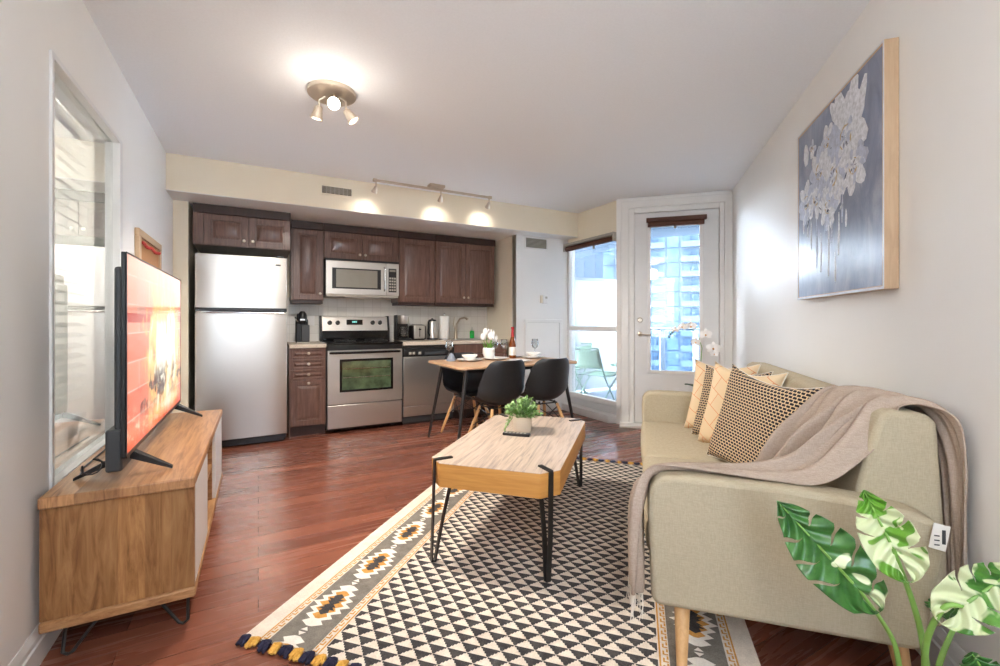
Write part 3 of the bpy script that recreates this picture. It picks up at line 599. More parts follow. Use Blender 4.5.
lamp('SPOT', 'ceiling_spot_light', (cx-.10, cy+.02, CH-.18), 30, target=(-1.2, 3.4, 0), cone=130)
lamp('SPOT', 'ceiling_spot_light', (cx+.14, cy+.04, CH-.19), 36, target=(.3, 3.4, 0), cone=110)
T = Thing('track_light', 'nickel track light bar with three small spot heads along the soffit', 'track light', 'A', (1.55, 4.15, CH))
tv = 4.15
T.part('track_bar', MB().box(.93, 2.17, tv-.012, tv+.012, CH-.052, CH-.036).box(.93, 2.17, tv-.004, tv+.004, CH-.056, CH-.032), 'knob', bevel=.003)
T.part('canopy', MB().box(1.47, 1.63, tv-.045, tv+.045, CH-.03, CH-.0005).box(1.53, 1.57, tv-.012, tv+.012, CH-.05, CH-.028), 'knob', bevel=.008)
for x in (.95, 2.15): T.part('end_bracket', MB().box(x-.018, x+.018, tv-.014, tv+.014, CH-.058, CH-.03), 'knob', bevel=.003)
for x, d in ((.96, (-.18, .62, -.75)), (1.60, (.1, .7, -.7)), (2.14, (.05, .75, -.68))):
    T.part('swivel_arm', MB().tube([(x, tv, CH-.055), (x, tv, CH-.10)], .006, 8).ball((x, tv, CH-.10), .012), 'knob', smooth=True)
    spot_head(T, 'lamp_shade', (x, tv, CH-.10), d, .06, .016, .028)
    p = FA(x+d[0]*.1, tv+d[1]*.1, CH-.10+d[2]*.1)
    lamp('SPOT', 'track_spot_light', p, .9, target=FA(x+d[0], tv+d[1]+.02, CH-.10+d[2]), cone=120, size=.03, blend=1.0)
T = Thing('fill_dome', 'white fill dome added above the camera, out of view', 'ceiling light', 'W', (.28, -.25, CH))  # dome added out of view to light the foreground
T.part('dome_base', MB().lathe([(.16, 0), (.165, -.006), (.16, -.03)], (.28, -.25, CH-.0005), 32), 'knob', smooth=True)
M['dome'] = emis('fill_dome_glow', (1, .93, .84), 3)
T.part('dome_shade', MB().lathe([(.15, -.03), (.145, -.06), (.11, -.095), (.05, -.115), (.002, -.12)], (.28, -.25, CH-.0005), 32), 'dome', smooth=True)
lamp('POINT', 'fill_dome_lamp', (.28, -.25, CH-.32), 7.5, (1, .97, .93), .12)
# ================================================================ DINING
tu0, tu1, tv0, tv1 = 1.46, 2.72, 3.37, 4.17
T = Thing('dining_table', 'long wooden dining table with thin angled dark metal legs', 'table', 'A', ((tu0+tu1)/2, (tv0+tv1)/2, 0))
def rrect(x0, x1, y0, y1, r, n=6):
    P = []
    for cx_, cy_, a0 in ((x1-r, y1-r, 0), (x0+r, y1-r, 90), (x0+r, y0+r, 180), (x1-r, y0+r, 270)):
        P += [(cx_+r*cos(radians(a0+90*i/n)), cy_+r*sin(radians(a0+90*i/n))) for i in range(n+1)]
    return P
T.part('tabletop', MB().prism(rrect(tu0, tu1, tv0, tv1, .05), .728, .752), 'table_top', bevel=.006)
T.part('apron', MB().box(tu0+.1, tu1-.1, tv0+.11, tv0+.13, .69, .728).box(tu0+.1, tu1-.1, tv1-.13, tv1-.11, .69, .728).box(tu0+.1, tu0+.12, tv0+.13, tv1-.13, .69, .728).box(tu1-.12, tu1-.1, tv0+.13, tv1-.13, .69, .728), 'blackmetal')
for sx, x0 in ((-1, tu0), (1, tu1)):
    for sy, y0 in ((-1, tv0), (1, tv1)):
        l = T.part('leg', MB().tube([(x0-sx*.12, y0-sy*.12, .728), (x0+sx*.0, y0-sy*.05, .004)], [.019, .012], 12), 'blackmetal', smooth=True)
        T.part('leg_cap', MB().lathe([(.014, 0), (.014, .008)], (x0, y0-sy*.05, 0), 12), 'chrome', l)
# chairs
def shell_pt(s, t):
    prof = [(.225, .425, .185), (.205, .437, .205), (.12, .425, .225), (0, .412, .235), (-.09, .415, .238), (-.155, .45, .238), (-.19, .52, .238), (-.212, .62, .228), (-.235, .72, .21), (-.25, .785, .175), (-.256, .81, .13)]
    x = s*(len(prof)-1); i = min(int(x), len(prof)-2); f = x-i; f = f*f*(3-2*f) if False else f
    y, z, w_ = [prof[i][k]*(1-f)+prof[i+1][k]*f for k in range(3)]
    tt = 2*t-1
    a = abs(tt)**2.2
    m1 = max(0, min(1, (s-.35)/.25)); seat = 1-m1
    up = .055*a*seat*min(1, s*6); fw = (.105*a)*m1*(1-.45*max(0, (s-.7)/.3)); up2 = .09*a*max(0, 1-abs(s-.5)/.22)
    return (tt*w_, y+fw, z+up+up2)
def dining_chair(label, u, v, face):
    T = Thing('dining_chair', label, 'chair', 'A', (u, v, 0), 'black moulded dining chairs with wooden dowel legs', face)
    T.part('seat_shell', MB().grid(shell_pt, 34, 21), 'shell', smooth='all', solid=.009, sub=1)
    hub = [(-.10, .11), (.10, .11), (-.10, -.10), (.10, -.10)]; foot = [(-.205, .225), (.205, .225), (-.205, -.215), (.205, -.215)]
    for (a, b_), (c, d_) in zip(hub, foot):
        l = T.part('leg', MB().tube([(a, b_, .385), (a*.4+c*.6, b_*.4+d_*.6, .155), (c, d_, .006)], [.014, .015, .0105], 12), 'pine', smooth=True)
        T.part('leg_glide', MB().lathe([(.011, 0), (.011, .006)], (c, d_, 0), 10), 'black', l)
    def at(i, z): k = (.385-z)/.385; return Vector((hub[i][0]*(1-k)+foot[i][0]*k, hub[i][1]*(1-k)+foot[i][1]*k, z))
    mb = MB()
    for i, j in ((0, 1), (1, 3), (3, 2), (2, 0)): mb.tube([at(i, .36), at(j, .20)], .004, 6).tube([at(j, .36), at(i, .20)], .004, 6)
    for a, b_ in hub: mb.tube([(a, b_, .37), (a*.8, b_*.8, .408)], .010, 8)
    mb.tube([(-.1, .11, .392), (.1, .11, .392), (.1, -.1, .392), (-.1, -.1, .392)], .006, 6, closed=True)
    T.part('wire_brace', mb, 'blackmetal', smooth=True)
    return T
dining_chair('black chair on the kitchen side of the table in front of dishwasher', 1.84, 4.02, pi)
dining_chair('black chair on the near side of the table, the left of two', 1.845, 3.44, .06)
dining_chair('black chair on the near side of the table, nearest the balcony window', 2.315, 3.42, .001)
TZ = .7525
# tableware
def plate(u, v, label, r=.13):
    T = Thing('dinner_plate', label, 'plate', 'A', (u, v, TZ), 'white plates on the dining table')
    T.part('plate_dish', MB().lathe([(r*.55, 0), (r*.6, .004), (r*.95, .016), (r, .018), (r*.95, .020), (r*.58, .008), (.002, .007)], (u, v, TZ), 32, cap=False), 'white', smooth='all')
plate(1.80, 3.90, 'white plate under the bowl at the left end of the dining table')
plate(2.10, 3.92, 'white plate in front of the tulip vase on the dining table')
plate(2.52, 3.88, 'white plate at the right end of dining table behind chairs')
plate(2.16, 3.58, 'white plate at the near edge of dining table behind the left near chair', .12)
def bowl(u, v, z, label):
    T = Thing('bowl', label, 'bowl', 'A', (u, v, z), 'white bowls on the dining table')
    T.part('bowl_dish', MB().lathe([(.035, 0), (.04, .006), (.07, .035), (.078, .052), (.074, .052), (.064, .034), (.002, .012)], (u, v, z), 30, cap=False), 'white', smooth='all')
bowl(1.80, 3.90, TZ+.0085, 'white bowl on the plate at the left end of the table')
bowl(2.52, 3.88, TZ+.0085, 'white bowl on the plate at the right end of the table')
def wine_glass(u, v, label):
    T = Thing('wine_glass', label, 'wine glass', 'A', (u, v, TZ), 'stemmed wine glasses on the dining table')
    T.part('glass_foot', MB().lathe([(.034, 0), (.034, .002), (.008, .006), (.004, .012), (.0035, .085), (.008, .092)], (u, v, TZ), 22), 'glass_clear', smooth=True)
    T.part('glass_bowl', MB().lathe([(.006, .09), (.028, .105), (.038, .135), (.038, .16), (.032, .195), (.031, .195), (.037, .16), (.037, .136), (.027, .107), (.004, .093)], (u, v, TZ), 24, cap=False), 'glass_clear', smooth='all')
wine_glass(1.66, 4.08, 'clear wine glass at the left end of the table in front of dishwasher')
wine_glass(2.25, 4.02, 'clear wine glass just left of the amber wine bottle')
wine_glass(2.62, 4.0, 'clear wine glass at right end of table before the white access panel')
wine_glass(2.17, 4.09, 'clear wine glass against the right side of the tulip vase')
T = Thing('wine_bottle', 'amber wine bottle with red foil neck and white label', 'bottle', 'A', (2.34, 4.0, TZ))
bz = TZ
bo = T.part('bottle_glass', MB().lathe([(.034, 0), (.037, .006), (.037, .14), (.030, .18), (.016, .225), (.0135, .25)], (2.34, 4.0, bz), 26), 'wine', smooth=True)
T.part('foil_capsule', MB().lathe([(.0165, .222), (.0145, .25), (.014, .305), (.016, .308), (.016, .322), (.012, .325)], (2.34, 4.0, bz), 22), 'winecap', smooth=True)
T.part('bottle_label', MB().lathe([(.0375, .03), (.0378, .031), (.0378, .115), (.0375, .116)], (2.34, 4.0, bz), 26, cap=False), 'label', bo, smooth=True)
T = Thing('tulip_vase', 'white ceramic vase holding white tulips on the dining table', 'vase', 'A', (2.07, 4.02, TZ))
vx, vy = 2.07, 4.02
T.part('vase', MB().lathe([(.035, 0), (.045, .006), (.062, .055), (.063, .095), (.058, .115), (.054, .115), (.058, .095), (.04, .02), (.002, .012)], (vx, vy, TZ), 28, cap=False), 'white', smooth='all')
for i, (a, b_, hh, tip) in enumerate(((-.03, .0, .265, -.01), (.035, .01, .25, .02), (-.05, .02, .215, -.03), (.005, -.04, .22, .01), (.06, -.01, .20, .03))):
    st = T.part('tulip_stem', MB().tube([(vx+a*.3, vy+b_*.3, TZ+.014), (vx+a*.6, vy+b_*.6, TZ+.12), (vx+a, vy+b_, TZ+hh-.02)], .004, 8), 'green', smooth=True)
    hd = MB()
    for k in range(6):
        an = k*pi/3+(.3 if k % 2 else 0); rr = 1 if k % 2 else .88
        def pf(s, t, an=an, rr=rr):
            ww = .9*sin(pi*min(1, s*.8+.13))**.8*(1-s**4*.7); ang = an+(t-.5)*ww*1.5; r_ = rr*.027*(.35+1.05*sin(pi*(.12+.68*s)))*(1-.25*s)
            return (vx+a+r_*cos(ang), vy+b_+r_*sin(ang), TZ+hh-.022+.075*s)
        hd.grid(pf, 7, 5)
    T.part('tulip_flower', hd, 'petal', smooth='all')
    lf = MB()
    def lff(s, t, i=i, a=a, b_=b_): 
        an = i*1.35+.4; return (vx+a*.4+cos(an)*(.01+.06*s*s)-sin(an)*(t-.5)*.034*sin(pi*min(1, .12+s*.88)), vy+b_*.4+sin(an)*(.01+.06*s*s)+cos(an)*(t-.5)*.034*sin(pi*min(1, .12+s*.88)), TZ+.06+.13*s)
    T.part('tulip_leaf', lf.grid(lff, 9, 4), 'green', st, smooth='all')
T = Thing('folded_napkin', 'small blue-grey folded napkin standing at left corner of dining table', 'napkin', 'A', (1.64, 3.98, TZ))
M['napkin'] = fabric('blue_grey_napkin', (122, 130, 142), (150, 158, 170))
def nap(s, t): 
    an = t*2*pi; r_ = .045*(1-s)**.6+.003; return (1.64+r_*cos(an)*(1+.12*cos(3*an)), 3.98+r_*sin(an)*(1+.12*cos(3*an)), TZ+.001+.075*s)
T.part('napkin_cone', MB().grid(nap, 8, 28), 'napkin', smooth='all')
single('folded_placemat', 'dark grey flat placemat on the table between the bottle and right end', 'placemat', 'A', (2.44, 4.07, TZ), MB().box(2.38, 2.58, 4.02, 4.12, TZ, TZ+.006), 'grey_plastic', bevel=.002)
# ================================================================ LEFT SIDE: TV STAND AND TELEVISION
X0, X1, Y0, Y1, Z0, Z1 = LW+.02, -.205, 1.995, 3.40, .115, .562
T = Thing('tv_stand', 'rustic oak TV stand with white doors and hairpin legs by left wall', 'TV stand', 'A', (-.43, 2.7, 0))
T.part('stand_top', MB().prism([(X0, Z1-.038), (X1-.006, Z1-.038), (X1, Z1-.03), (X1-.002, Z1), (X0, Z1)], Y0-.018, Y1+.018, 'y'), 'stand_top', bevel=.005)
T.part('end_panel', MB().box(X0, X1-.004, Y0, Y0+.022, Z0+.035, Z1-.038), 'stand_end')
T.part('end_panel', MB().box(X0, X1-.004, Y1-.022, Y1, Z0+.035, Z1-.038), 'stand_end')
T.part('bottom_board', MB().box(X0, X1, Y0-.012, Y1+.012, Z0, Z0+.035), 'stand', bevel=.006)
T.part('back_panel', MB().box(X0, X0+.006, Y0+.022, Y1-.022, Z0+.035, Z1-.038), 'stand')
for y in (2.47, 2.92): T.part('divider', MB().box(X0+.006, X1-.02, y-.009, y+.009, Z0+.035, Z1-.038), 'stand')
T.part('middle_shelf', MB().box(X0+.006, X1-.02, 2.479, 2.911, .33, .348), 'stand')
for a, b_ in ((Y0+.025, 2.468), (2.922, Y1-.025)): T.part('door', MB().box(X1-.022, X1-.003, a, b_, Z0+.038, Z1-.041), 'whitepl', bevel=.002)
for cx_, cy_, sx, sy in ((X0+.05, Y0+.06, 1, -1), (X1-.03, Y0+.06, -1, -1), (X0+.06, Y1-.09, 1, 1), (X1-.045, Y1-.09, -1, 1)):
    fx, fy = cx_-sx*.0, cy_+sy*.03
    mb = MB().tube([(cx_, cy_, Z0), (fx-.002*sx, fy, .016), (fx+sx*.012, fy, .006), (fx+sx*.024, fy, .012), (cx_+sx*.10, cy_, Z0)], .0055, 8)
    T.part('hairpin_leg', mb, 'blackmetal', smooth=True)
# television
tu = -.41; ya, yb, za, zb = 2.0, 3.235, .655, 1.385
T = Thing('television', 'large flat television showing a bright log fire', 'television', 'A', (tu-.02, (ya+yb)/2, Z1))
fr = MB().box(tu-.014, tu, ya, yb, za, zb); T.part('screen_housing', fr, 'black', bevel=.003)
bz_ = MB().box(tu-.0, tu+.003, ya, yb, za, za+.014).box(tu, tu+.003, ya, yb, zb-.006, zb).box(tu, tu+.003, ya, ya+.006, za+.014, zb-.006).box(tu, tu+.003, yb-.006, yb, za+.014, zb-.006)
T.part('bezel', bz_, 'black')
T.part('rear_housing', MB().box(tu-.04, tu-.014, ya+.03, yb-.03, za+.0, zb-.05), 'grey_plastic', bevel=.01)
T.part('lower_rear_box', MB().box(tu-.062, tu-.014, ya+.02, ya+.16, za-.05, za+.10), 'grey_plastic', bevel=.008)
def fire_mat():
    m, nt, bs = nmat('fire_on_screen'); tc = N(nt, 'ShaderNodeTexCoord')
    mp = N(nt, 'ShaderNodeMapping'); nt.links.new(tc.outputs['Generated'], mp.inputs[0]); sp = N(nt, 'ShaderNodeSeparateXYZ'); nt.links.new(mp.outputs[0], sp.inputs[0])
    Y, Zc = sp.outputs['Y'], sp.outputs['Z']
    def mth(op, a, b=None, c=None):
        n = N(nt, 'ShaderNodeMath', operation=op)
        for i, q in enumerate((a, b, c)):
            if q is None: continue
            if isinstance(q, (int, float)): n.inputs[i].default_value = q
            else: nt.links.new(q, n.inputs[i])
        return n.outputs[0]
    def mixc(f, a, b, mode='MIX'):
        n = N(nt, 'ShaderNodeMix', data_type='RGBA', blend_type=mode)
        for i, q in ((0, f), (6, a), (7, b)):
            if isinstance(q, (int, float, tuple)): n.inputs[i].default_value = q
            else: nt.links.new(q, n.inputs[i])
        return n.outputs[2]
    cmb = N(nt, 'ShaderNodeCombineXYZ'); nt.links.new(Y, cmb.inputs[0]); nt.links.new(Zc, cmb.inputs[1])
    br_ = N(nt, 'ShaderNodeTexBrick'); nt.links.new(cmb.outputs[0], br_.inputs['Vector']); br_.inputs['Scale'].default_value = 1
    br_.inputs['Brick Width'].default_value = .30; br_.inputs['Row Height'].default_value = .15; br_.inputs['Mortar Size'].default_value = .004
    br_.inputs['Color1'].default_value = (.96, .20, .12, 1); br_.inputs['Color2'].default_value = (1, .34, .22, 1); br_.inputs['Mortar'].default_value = (1, .62, .5, 1)
    lowf = ramp(nt, Zc, [(.35, (0, 0, 0, 1)), (1, (1, 1, 1, 1))])
    base = mixc(mth('MULTIPLY', lowf, .62), br_.outputs[0], (1, .52, .42, 1))
    n1 = noise(nt, cmb.outputs[0], 5, 5, .6, 1.2)
    # dark red band
    bd = mth('MULTIPLY', mth('GREATER_THAN', Zc, .655), mth('LESS_THAN', Zc, .705))
    base = mixc(mth('MULTIPLY', bd, .9), base, (.50, .015, .01, 1))
    gcol = mth('MULTIPLY', mth('GREATER_THAN', Y, .12), mth('LESS_THAN', Y, .24)); base = mixc(mth('MULTIPLY', mth('MULTIPLY', gcol, mth('GREATER_THAN', Zc, .7)), .6), base, (.62, .40, .33, 1))
    # flame: stretched noise, strong round the centre
    mp2 = N(nt, 'ShaderNodeMapping'); mp2.inputs['Scale'].default_value = (14, 2.4, 1); nt.links.new(cmb.outputs[0], mp2.inputs[0])
    n2 = noise(nt, mp2.outputs[0], 1.3, 5, .6, 1.0)
    dx = mth('SUBTRACT', mth('ADD', Y, mth('MULTIPLY', mth('SUBTRACT', n1, .5), .45)), .62); gx = mth('POWER', 2.718, mth('MULTIPLY', mth('MULTIPLY', dx, dx), -9))
    gz = mth('SUBTRACT', 1.10, mth('MULTIPLY', mth('ABSOLUTE', mth('SUBTRACT', Zc, .42)), 1.5))
    fl = mth('MULTIPLY', mth('MULTIPLY', gx, gz), mth('SUBTRACT', mth('MULTIPLY', n2, 3.0), .75))
    base = mixc(ramp(nt, fl, [(.18, (0, 0, 0, 1)), (.34, (1, 1, 1, 1))]), base, (1, .66, .22, 1))
    base = mixc(ramp(nt, fl, [(.40, (0, 0, 0, 1)), (.62, (1, 1, 1, 1))]), base, (1, .97, .80, 1))
    # logs: dark lumps in the lower third
    vo = N(nt, 'ShaderNodeTexVoronoi'); mp3 = N(nt, 'ShaderNodeMapping'); mp3.inputs['Scale'].default_value = (5, 8, 1); va = N(nt, 'ShaderNodeCombineXYZ'); nt.links.new(mth('ADD', Y, mth('MULTIPLY', n2, .5)), va.inputs[0]); nt.links.new(mth('ADD', Zc, mth('MULTIPLY', n1, .35)), va.inputs[1]); nt.links.new(va.outputs[0], mp3.inputs[0]); nt.links.new(mp3.outputs[0], vo.inputs['Vector']); vo.inputs['Scale'].default_value = 1.3
    lg = mth('MULTIPLY', ramp(nt, vo.outputs['Distance'], [(.38, (1, 1, 1, 1)), (.55, (0, 0, 0, 1))]), ramp(nt, Zc, [(.10, (0, 0, 0, 1)), (.2, (1, 1, 1, 1)), (.30, (1, 1, 1, 1)), (.40, (0, 0, 0, 1))]))
    lg = mth('MULTIPLY', lg, ramp(nt, n1, [(.34, (0, 0, 0, 1)), (.42, (1, 1, 1, 1))]))
    base = mixc(lg, base, (.05, .02, .03, 1))
    ash = mth('MULTIPLY', ramp(nt, noise(nt, cmb.outputs[0], 16, 4), [(.52, (0, 0, 0, 1)), (.6, (1, 1, 1, 1))]), ramp(nt, Zc, [(.05, (1, 1, 1, 1)), (.24, (0, 0, 0, 1))]))
    base = mixc(ash, base, (1, .78, .55, 1))
    edge = ramp(nt, Zc, [(0, (.75, .12, .06, 1)), (.08, (1, 1, 1, 1))]); base = mixc(1.0, base, edge, 'MULTIPLY')
    nt.links.new(base, bs.inputs['Emission Color']); bs.inputs['Emission Strength'].default_value = .25
    bs.inputs['Base Color'].default_value = (.01, .01, .01, 1); bs.inputs['Roughness'].default_value = .12; return m
M['fire'] = fire_mat()
T.part('screen', MB().box(tu+.0003, tu+.0018, ya+.006, yb-.006, za+.014, zb-.006), 'fire')
for y in (ya+.14, yb-.04):
    mb = MB()
    for sx in (-1, 1):
        mb.add([(tu-.022+sx*.006, y-.012, za+.002), (tu-.012+sx*.006, y+.012, za+.002), (tu-.012, y+.012, za-.03), (tu-.022, y-.012, za-.03),
                (tu-.03+sx*.145, y-.011, Z1+.011), (tu-.03+sx*.145, y+.011, Z1+.011), (tu-.03+sx*.145, y+.011, Z1+.001), (tu-.03+sx*.145, y-.011, Z1+.001)],
               [(0, 1, 2, 3), (4, 5, 6, 7), (0, 1, 5, 4), (1, 2, 6, 5), (2, 3, 7, 6), (3, 0, 4, 7)])
    T.part('stand_foot', mb, 'black', bevel=.002)
T.part('power_cord', MB().tube([(-.47, 2.06, .63)]+[(-.515-.028*cos(a_*.5), 2.06+.02*sin(a_*.5), .625+.022*sin(a_*.5)) for a_ in range(3, 14)]+[(-.55, 2.10, .60), (-.575, 2.16, .572), (-.60, 2.3, Z1+.004), (-.60, 2.6, Z1+.004), (-.61, 2.9, Z1+.004)], .003, 6), 'black', smooth=True)
# pin board on left wall
T = Thing('cork_board', 'small wood-framed cork board on left wall behind the television', 'pin board', 'A', (LW, 3.7, 1.36))
a, b_, c, d_ = 3.36, 4.06, 1.30, 1.70
T.part('board_frame', MB().box(LW+.001, LW+.025, a, b_, d_-.045, d_).box(LW+.001, LW+.025, a, b_, c, c+.045).box(LW+.001, LW+.025, a, a+.06, c+.045, d_-.045).box(LW+.001, LW+.025, b_-.045, b_, c+.045, d_-.045), 'pine_frame', bevel=.003)
T.part('cork_sheet', MB().box(LW+.001, LW+.012, a+.06, b_-.045, c+.045, d_-.045), 'cork')
mb = MB()
for i in range(12): mb.ball((LW+.024, a+.10+.046*i, d_-.075-.012*sin(i*pi/5.5)**2), .011, n=8)
T.part('bead_string', mb, 'redtrim', smooth=True)
# bedroom seen through the interior window
T = Thing('window_blind', 'white horizontal slat blind behind the interior window', 'blind', 'A', (LW-.16, 2.6, 2.05))
mb = MB()
for i in range(26):
    z = 2.05-i*.052
    mb.add([(LW-.145, 2.12, z), (LW-.185, 2.12, z+.018), (LW-.185, 3.1, z+.018), (LW-.145, 3.1, z)], [(0, 1, 2, 3)])
T.part('blind_slats', mb, 'whitepl', solid=.003)
T.part('blind_headrail', MB().box(LW-.19, LW-.14, 2.12, 3.1, 2.07, 2.12), 'whitepl')
for y in (2.35, 2.87): T.part('ladder_cord', MB().box(LW-.166, LW-.164, y-.002, y+.002, .74, 2.07), 'whitepl')
M['desk'] = plain('grey_desk', (176, 182, 188), .5)
T = Thing('desk', 'pale grey desk behind the glass of the interior window', 'desk', 'A', (LW-.5, 2.7, 0))
T.part('desk_top', MB().box(LW-.75, LW-.20, 2.0, 3.3, .60, .63), 'desk', bevel=.005)
for x, y in ((LW-.72, 2.04), (LW-.24, 2.04), (LW-.72, 3.26), (LW-.24, 3.26)): T.part('leg', MB().box(x-.02, x+.02, y-.02, y+.02, 0, .60), 'desk')
T = Thing('power_strip', 'white power strip with cable on the desk behind the interior window', 'power strip', 'A', (LW-.33, 2.75, .631))
T.part('strip_body', MB().box(LW-.36, LW-.30, 2.62, 2.92, .631, .665), 'whitepl', bevel=.006)
T.part('cable', MB().tube([(LW-.33, 2.64, .66), (LW-.33, 2.62, .80), (LW-.34, 2.55, .88), (LW-.36, 2.42, .86), (LW-.38, 2.25, .78), (LW-.42, 2.10, .70), (LW-.5, 2.02, .64)], .006, 8), 'black', smooth=True)
T.part('plug', MB().box(LW-.342, LW-.318, 2.625, 2.655, .665, .71), 'black', bevel=.004)
single('white_cable', 'thin pale cable curling over the desk behind interior window', 'cord', 'A', (LW-.28, 2.5, .64),
       MB().tube([(LW-.27, 2.95, .636), (LW-.25, 2.8, .66), (LW-.24, 2.65, .70), (LW-.235, 2.5, .66), (LW-.245, 2.4, .69), (LW-.26, 2.3, .71), (LW-.25, 2.2, .68), (LW-.24, 2.12, .636)], .004, 8), 'whitepl', smooth=True)
# ================================================================ RUG
ru0, ru1, rv0, rv1, rz = -1.35, .39, 1.25, 3.63, .008
rug = Thing('area_rug', 'flatwoven rug with charcoal triangle field, diamond borders and yarn tassels', 'rug', 'B', ((ru0+ru1)/2, (rv0+rv1)/2, 0))
mb = MB().box(ru0, ru1, rv0, rv1, .001, rz, 0)
zt = rz+.0008
def flat(pts, m, z=zt): 
    mb.add([(x, y, z) for x, y in pts], [tuple(range(len(pts)))], m)
gA0, gA1 = ru0+.105, ru0+.265    # grey band left
def border(x0, sgn):
    X = lambda d: x0+sgn*d
    def R(a, b, c, d, m, z=zt): 
        a, b = sorted((X(a), X(b))); flat([(a, c), (b, c), (b, d), (a, d)], m, z)
    R(.068, .074, rv0, rv1, 3); R(.102, .285, rv0, rv1, 2); R(.312, .318, rv0, rv1, 3)
    n = int((rv1-rv0)/.034)
    for i in range(n):
        v = rv0+.034*i
        for o in (.078, .288):
            R(o, o+.016, v+.004, v+.010, 3); R(o+.012, o+.018, v+.004, v+.024, 3); R(o, o+.006, v+.024-.006, v+.034, 3)
    cv = 1.485-.315
    while cv < rv1+.1:
        c = X(.187)
        def dia(w, h, m, z, steps, cut=0):
            # stepped lozenge with sawtooth points along both ends
            pts = []
            for q in ((1, 1), (-1, 1), (-1, -1), (1, -1)):
                seg = []
                for s_ in range(steps):
                    f0 = s_/steps; f1 = (s_+1)/steps
                    y0_ = h*(1-f0)*.5; xx = w*.5*(.25+.75*f1)
                    seg += [(xx, h*.5*(1-f0)-h*.5/steps*.05), (w*.5*(.10+.75*f0), h*.5*(1-f0)-h*.5/steps*.98)]
                seg = [(c+q[0]*a, cv+q[1]*b) for a, b in seg]
                pts += seg if q in ((-1, 1), (1, -1)) else seg[::-1]
            pts = [(x, min(max(y, rv0), rv1)) for x, y in pts]
            flat(pts, m, z)
        def saw(w, h, m, z, k, dp):
            # lozenge with k teeth on each side pointing across the band
            def half(y): t = abs(y)/(h/2); return (w/2)*(1-t*.72)
            ys = [-h/2+h*i/(2*k) for i in range(2*k+1)]
            L = [(c-(half(y)+(dp if i % 2 else -dp*.3)), cv+y) for i, y in enumerate(ys)]
            R_ = [(c+(half(y)+(dp if i % 2 else -dp*.3)), cv+y) for i, y in enumerate(ys)]
            pts = [(x, min(max(y, rv0), rv1)) for x, y in L+R_[::-1]]
            flat(pts, m, z)
        if cv-.10 < rv1:
            saw(.128, .26, 4, zt+.0006, 7, .022)
            saw(.080, .175, 3, zt+.0012, 5, .017)
            for sy in (1, -1):
                P_ = [(c-.010, cv), (c-.030, cv+sy*.016), (c-.018, cv+sy*.018), (c-.038, cv+sy*.034), (c-.016, cv+sy*.034), (c-.022, cv+sy*.050), (c, cv+sy*.066), (c+.022, cv+sy*.050), (c+.016, cv+sy*.034), (c+.038, cv+sy*.034), (c+.018, cv+sy*.018), (c+.030, cv+sy*.016), (c+.010, cv)]
                P_ = [(x, min(max(y, rv0), rv1)) for x, y in P_]; flat(P_, 1, zt+.0018)
        if rv0 < cv+.157 < rv1-.02:
            e = cv+.157
            flat([(c-.016, e+.004), (c+.016, e+.004), (c, e+.022)], 4, zt+.0006); flat([(c-.016, e-.004), (c+.016, e-.004), (c, e-.022)][::-1], 4, zt+.0006)
        cv += .315
border(ru0, 1); border(ru1, -1)
fu0_, fu1_ = ru0+.322, ru1-.322; pu = (fu1_-fu0_)/15; pv = .0395
nrow = int((rv1-rv0)/pv)
for j in range(nrow):
    y1 = rv0+(j+1)*pv-.001; off = 0 if j % 2 == 0 else .5
    for i in range(15 if j % 2 == 0 else 16):
        xc = fu0_+(i+.5-(0 if j % 2 == 0 else .5))*pu
        k = 4; hw = pu*.49; pts = [(xc-hw, y1), (xc+hw, y1)]
        Rr = []
        for s_ in range(k):
            f1 = (s_+1)/k; yy0 = y1-pv*.97*(s_)/k; yy1 = y1-pv*.97*f1
            Rr += [(hw*(1-s_/k), yy0-.0002 if s_ else yy0), (hw*(1-f1)+hw*.16, yy1+.002), (hw*(1-f1), yy1+.002)]
        Rr = Rr[1:]
        pts = [(xc-hw, y1)]+[(xc-a, b) for a, b in Rr][:-1]+[(xc, y1-pv*.99)]+[(xc+a, b) for a, b in Rr][:-1][::-1]+[(xc+hw, y1)]
        pts = [(min(max(x, fu0_), fu1_), y) for x, y in pts]
        flat(pts, 1)
rug.part('rug_weave', mb, ['rug_cream', 'rug_dark', 'rug_grey', 'rug_gold', 'rug_white'])
def tassel(x, y, s, mi, seed):
    rnd = random.Random(seed); t = MB()
    for k in range(9):
        a = rnd.uniform(-.012, .012); L = rnd.uniform(.034, .05)
        t.tube([(x+a*.3, y, .010), (x+a*1.2, y+s*L*.5, .012+rnd.uniform(0, .006)), (x+a*1.7, y+s*L, .006+rnd.uniform(0, .004))], [.005, .008, .005], 6)
    rug.part('tassel', t, ['tas_gold', 'tas_navy'][mi], smooth=True)
nt_ = 38
for i in range(nt_): tassel(ru0+.02+(ru1-ru0-.04)*i/(nt_-1), rv0, -1, 1-i % 2, i)
for i in range(nt_): tassel(ru0+.02+(ru1-ru0-.04)*i/(nt_-1), rv1, 1, i % 2, 100+i)
RZ = rz+.003
